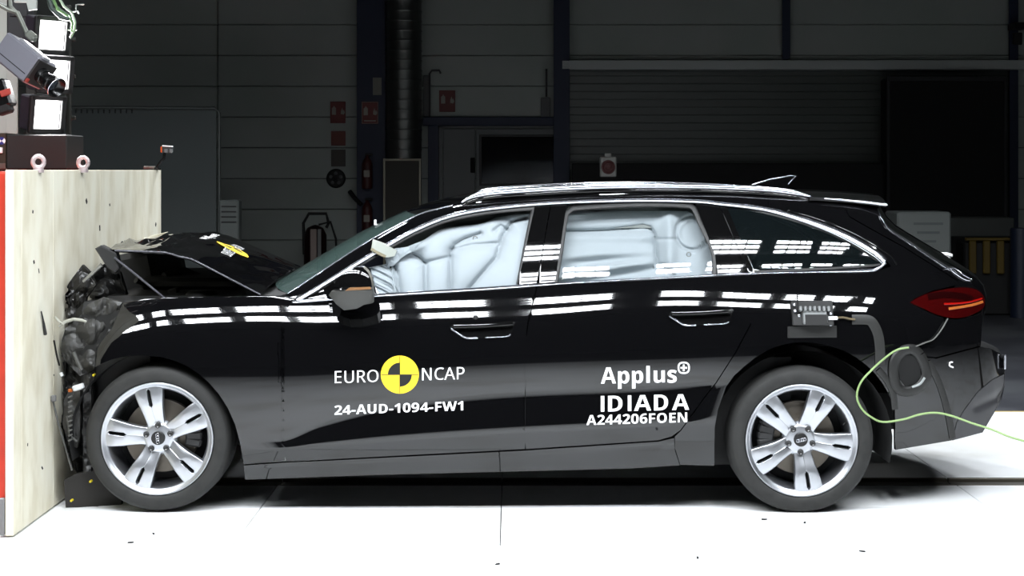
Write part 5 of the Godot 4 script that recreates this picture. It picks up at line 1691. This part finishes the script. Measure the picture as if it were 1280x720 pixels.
	var tro := thing("trolley_extinguisher", Vector3(U(394, 0, tz).x, 0, tz), "dark wheeled extinguisher trolley with a pale upright and a hose", "extinguisher")
	var ty := U(0, 268, tz).y
	m = MB.new()
	m.lathe([Vector2(0.0, 0.08), Vector2(0.13, 0.08), Vector2(0.145, 0.12), Vector2(0.145, 0.75), Vector2(0.10, 0.84), Vector2(0.04, 0.87), Vector2(0.0, 0.88)], 24, Vector3.ZERO, Basis(Vector3.RIGHT, -PI / 2))
	put("cylinder", m, mat("trolley dark", Color(0.12, 0.05, 0.045), 0.4), tro)
	boxm("pale_upright", Vector3(0.0, 0.44, 0.16), Vector3(0.08, 0.78, 0.03), mat("upright pale", Color(0.62, 0.55, 0.52), 0.5), tro, 0.005)
	boxm("pale_upright", Vector3(0.075, 0.44, 0.16), Vector3(0.045, 0.78, 0.03), mat("upright grey", Color(0.5, 0.5, 0.5), 0.5), tro, 0.005)
	m = MB.new()
	m.tube([Vector3(-0.14, 0.5, 0), Vector3(-0.15, 0.9, 0), Vector3(-0.08, 1.02, 0), Vector3(0.14, 1.02, 0), Vector3(0.17, 0.9, 0), Vector3(0.14, 0.84, 0)], 0.02, 8)
	put("handle", m, dk, tro)
	m = MB.new()
	m.tube([Vector3(0.05, 0.88, 0.03), Vector3(0.2, 0.92, 0.05), Vector3(0.27, 0.7, 0.05), Vector3(0.28, 0.35, 0.05), Vector3(0.18, 0.2, 0.08)], 0.014, 8)
	put("hose", m, dk, tro)
	for s in [-1.0, 1.0]:
		m = MB.new()
		m.lathe([Vector2(0.0, 0.03), Vector2(0.1, 0.03), Vector2(0.115, 0.0), Vector2(0.1, -0.03), Vector2(0.0, -0.03)], 20, Vector3(s * 0.19, 0.116, 0), Basis(Vector3.UP, PI / 2))
		put("wheel", m, dk, tro)
	# big framed screen to the left
	var sz := -9.0
	var sc := thing("framed_screen", Vector3(U(180, 0, sz).x, 0, sz), "tall grey board in a rounded metal frame behind the barrier", "board")
	var l := U(60, 134, sz); var rr := U(274, 134, sz)
	var fw := rr.x - l.x
	var fh := l.y
	var cx := (l.x + rr.x) / 2 - sc.position.x
	boxm("sheet", Vector3(cx, fh / 2 + 0.02, 0), Vector3(fw - 0.06, fh - 0.1, 0.015), mat("sheet grey", Color(0.34, 0.37, 0.365), 0.55), sc, 0.003)
	m = MB.new()
	m.tube([Vector3(cx - fw / 2, 0.0, 0), Vector3(cx - fw / 2, fh - 0.1, 0), Vector3(cx - fw / 2 + 0.1, fh, 0), Vector3(cx + fw / 2 - 0.05, fh - 0.01, 0), Vector3(cx + fw / 2, fh - 0.06, 0), Vector3(cx + fw / 2, 0.0, 0)], 0.018, 10)
	put("frame", m, mat("frame grey", Color(0.42, 0.44, 0.43), 0.4, 0.4), sc)
	for k in 14:
		boxm("tie", Vector3(cx - fw / 2 + 0.12 + k * 0.06, fh - 0.045, 0.012), Vector3(0.012, 0.04, 0.01), dk, sc)
	var gb := thing("utility_box", Vector3(U(288, 0, -7.5).x, 0, -7.5), "grey utility pedestal box right of the framed board", "box")
	var gt := U(0, 250, -7.5).y
	boxm("body", Vector3(0, gt / 2, 0), Vector3(0.19, gt, 0.16), mat("utility grey", Color(0.30, 0.32, 0.31), 0.6), gb, 0.012)
	for k in 4:
		boxm("louver", Vector3(0, gt - 0.06 - k * 0.05, 0.082), Vector3(0.14, 0.012, 0.012), dk, gb, 0.002)
	# beacon box behind the car roof
	var bz := -9.0
	var bp := U(760, 222, bz)
	var bc := thing("alarm_box", Vector3(bp.x, 0, bz), "white alarm box with a red round face on a pole behind the roof", "alarm")
	boxm("pole", Vector3(0, bp.y / 2 - 0.02, 0), Vector3(0.05, bp.y - 0.04, 0.05), mat("conduit", Color.BLACK), bc)
	boxm("case", Vector3(0, bp.y + 0.115, 0), Vector3(0.175, 0.215, 0.1), mat("case white", Color(0.6, 0.6, 0.58), 0.5), bc, 0.012)
	m = MB.new()
	m.lathe([Vector2(0.0, 0.012), Vector2(0.03, 0.012), Vector2(0.034, 0.005), Vector2(0.055, 0.005), Vector2(0.06, 0.02), Vector2(0.072, 0.02), Vector2(0.076, 0.0)], 28, Vector3(0, bp.y + 0.112, 0.05))
	put("red_ring", m, mat("ring red", Color(0.30, 0.07, 0.06), 0.5), bc)
	boxm("cap", Vector3(0, bp.y + 0.24, 0), Vector3(0.07, 0.04, 0.05), mat("case white", Color.WHITE), bc, 0.006)
	# dark low screen and rack before the roller door
	var ds := wbox("partition_screen", 715, 204, 1115, 356, WALLZ + 0.55, 0.08, mat("screen black", Color(0.035, 0.035, 0.035), 0.7), null, 0.01)
	tag(ds, "long low black partition in front of the roller door", "partition")
	var rk := thing("storage_rack", Vector3(U(1178, 0, WALLZ + 0.6).x, 0, WALLZ + 0.6), "tall black curtained rack standing before the roller door", "rack")
	var rh := U(0, 97, WALLZ + 0.6).y
	var rwid := 145.0 * 19.15 / F
	boxm("curtain", Vector3(0, rh / 2, 0), Vector3(rwid, rh - 0.02, 0.4), mat("curtain black", Color(0.06, 0.06, 0.058), 0.85), rk, 0.02)
	for s in [-1.0, 1.0]:
		boxm("upright", Vector3(s * rwid / 2, rh / 2, 0.18), Vector3(0.04, rh, 0.05), mat("rack steel", Color(0.10, 0.10, 0.11), 0.5), rk, 0.004)
	boxm("crossbeam", Vector3(0, rh - 0.03, 0.2), Vector3(rwid, 0.06, 0.05), mat("rack steel", Color.BLACK), rk, 0.004)
	# equipment at the right
	var ez := -8.5
	var eb := thing("equipment_crate", Vector3(U(1147, 0, ez).x, 0, ez), "white equipment crate behind the tailgate", "crate")
	var eh := U(0, 264, ez).y
	boxm("case", Vector3(0, 0.5 + eh / 2 - 0.25, 0), Vector3(0.55, eh - 0.5, 0.5), mat("crate white", Color(0.47, 0.49, 0.48), 0.6), eb, 0.02)
	boxm("stand", Vector3(0, 0.25, 0), Vector3(0.5, 0.5, 0.44), dk, eb, 0.02)
	for k in 3:
		boxm("print_line", Vector3(0.04, eh - 0.12 - k * 0.09, 0.252), Vector3(0.3 - 0.07 * k, 0.025, 0.004), mat("print grey", Color(0.38, 0.40, 0.40), 0.6), eb)
	var wl := wbox("low_shelf", 1180, 272, 1268, 296, -9.5, 0.4, mat("shelf grey", Color(0.22, 0.23, 0.22), 0.7), null, 0.01)
	tag(wl, "grey shelf board above the yellow machine", "shelf")
	wl.position = Vector3.ZERO
	var ym := thing("yellow_machine", Vector3(U(1240, 0, -9.2).x, 0, -9.2), "yellow striped machine guard at the right of the hall", "machine")
	var yh := U(0, 297, -9.2).y
	for k in 4:
		boxm("yellow_bar", Vector3(-0.22 + k * 0.15, yh - 0.21, 0.03), Vector3(0.075, 0.36, 0.05), mat("machine yellow", Color(0.34, 0.27, 0.03), 0.6), ym, 0.01)
	boxm("body", Vector3(0, yh / 2 - 0.02, -0.16), Vector3(0.6, yh - 0.04, 0.3), dk, ym, 0.02)
	boxm("rail", Vector3(0, yh - 0.015, 0.03), Vector3(0.6, 0.03, 0.05), mat("machine yellow", Color.BLACK), ym, 0.006)
	var bd := thing("blue_drum", Vector3(U(1276, 0, -9.0).x, 0, -9.0), "blue drum at the picture's right edge", "drum")
	m = MB.new()
	var dh := U(0, 285, -9.0).y
	m.lathe([Vector2(0.0, dh), Vector2(0.1, dh), Vector2(0.11, dh - 0.02), Vector2(0.11, 0.6), Vector2(0.115, 0.59), Vector2(0.11, 0.57), Vector2(0.11, 0.0)], 24, Vector3.ZERO, Basis(Vector3.RIGHT, -PI / 2))
	put("shell", m, mat("drum blue", Color(0.06, 0.10, 0.17), 0.5), bd)
	var wv := thing("wall_bracket", U(1268, 33, WALLZ + 0.5), "dark bracket with a small lamp on the right post", "bracket")
	boxm("arm", Vector3(0.05, 0, 0), Vector3(0.18, 0.08, 0.3), dk, wv, 0.01)
	boxm("plate", Vector3(0.04, -0.16, 0), Vector3(0.12, 0.16, 0.04), dk, wv, 0.01)

func debris() -> void:
	var dk := mat("debris dark", Color(0.1, 0.095, 0.09), 0.6)
	var spots := [[955, 650, "thin black shard on the white floor below the rear wheel"], [1006, 654, "flat dark chip on the floor right of the rear wheel"], [1078, 690, "small curled black chip near the picture's lower right"], [622, 706, "tiny dark crumb near the floor seam at the bottom"], [192, 668, "tiny dark crumb on the floor right of the barrier foot"], [163, 679, "flat brown chip on the floor left of the other crumb"], [872, 698, "pale splinter on the floor below the rear door"]]
	for i in spots.size():
		var s: Array = spots[i]
		var D: float = CY * F / (s[1] - VY)
		var p := Vector3((s[0] - VX) * D / F, 0.003, CZ - D)
		var b := MB.new()
		b.prism(P2([-0.012, -0.003, 0.004, -0.005, 0.014, 0.001, 0.003, 0.004, -0.008, 0.005]), func(_q): return 0.003, 0.005, 0.0, Transform3D(Basis(Vector3.UP, i * 1.3) * Basis(Vector3.RIGHT, -PI / 2), p))
		tag(put("debris_chip", b, dk), s[2], "debris", "crash debris on the floor")
	# bits flying or stuck before the barrier
	var bits := [[52, 405, 0.1, "thin black sliver stuck to the plywood left of the crushed nose"], [150, 306, -1.2, "small black chip stuck to the plywood above the folded bonnet"]]
	for i in 2:
		var s: Array = bits[i]
		var z: float = s[2]
		var D: float = FACE * F / (s[0] - VX)
		z = CZ - D
		var p := U(s[0], s[1], z) + Vector3(0.004, 0, 0)
		var b := MB.new()
		if i == 0:
			b.tube([p + Vector3(0.004, 0.06, 0.03), p + Vector3(0.006, 0, 0), p + Vector3(0.004, -0.05, -0.03)], [0.003, 0.006, 0.008], 6)
		else:
			b.box(p + Vector3(0.004, 0, 0), Vector3(0.008, 0.02, 0.05), 0.002, Basis(Vector3.RIGHT, 0.5))
		tag(put("debris_chip", b, dk), s[3], "debris", "crash debris on the barrier")
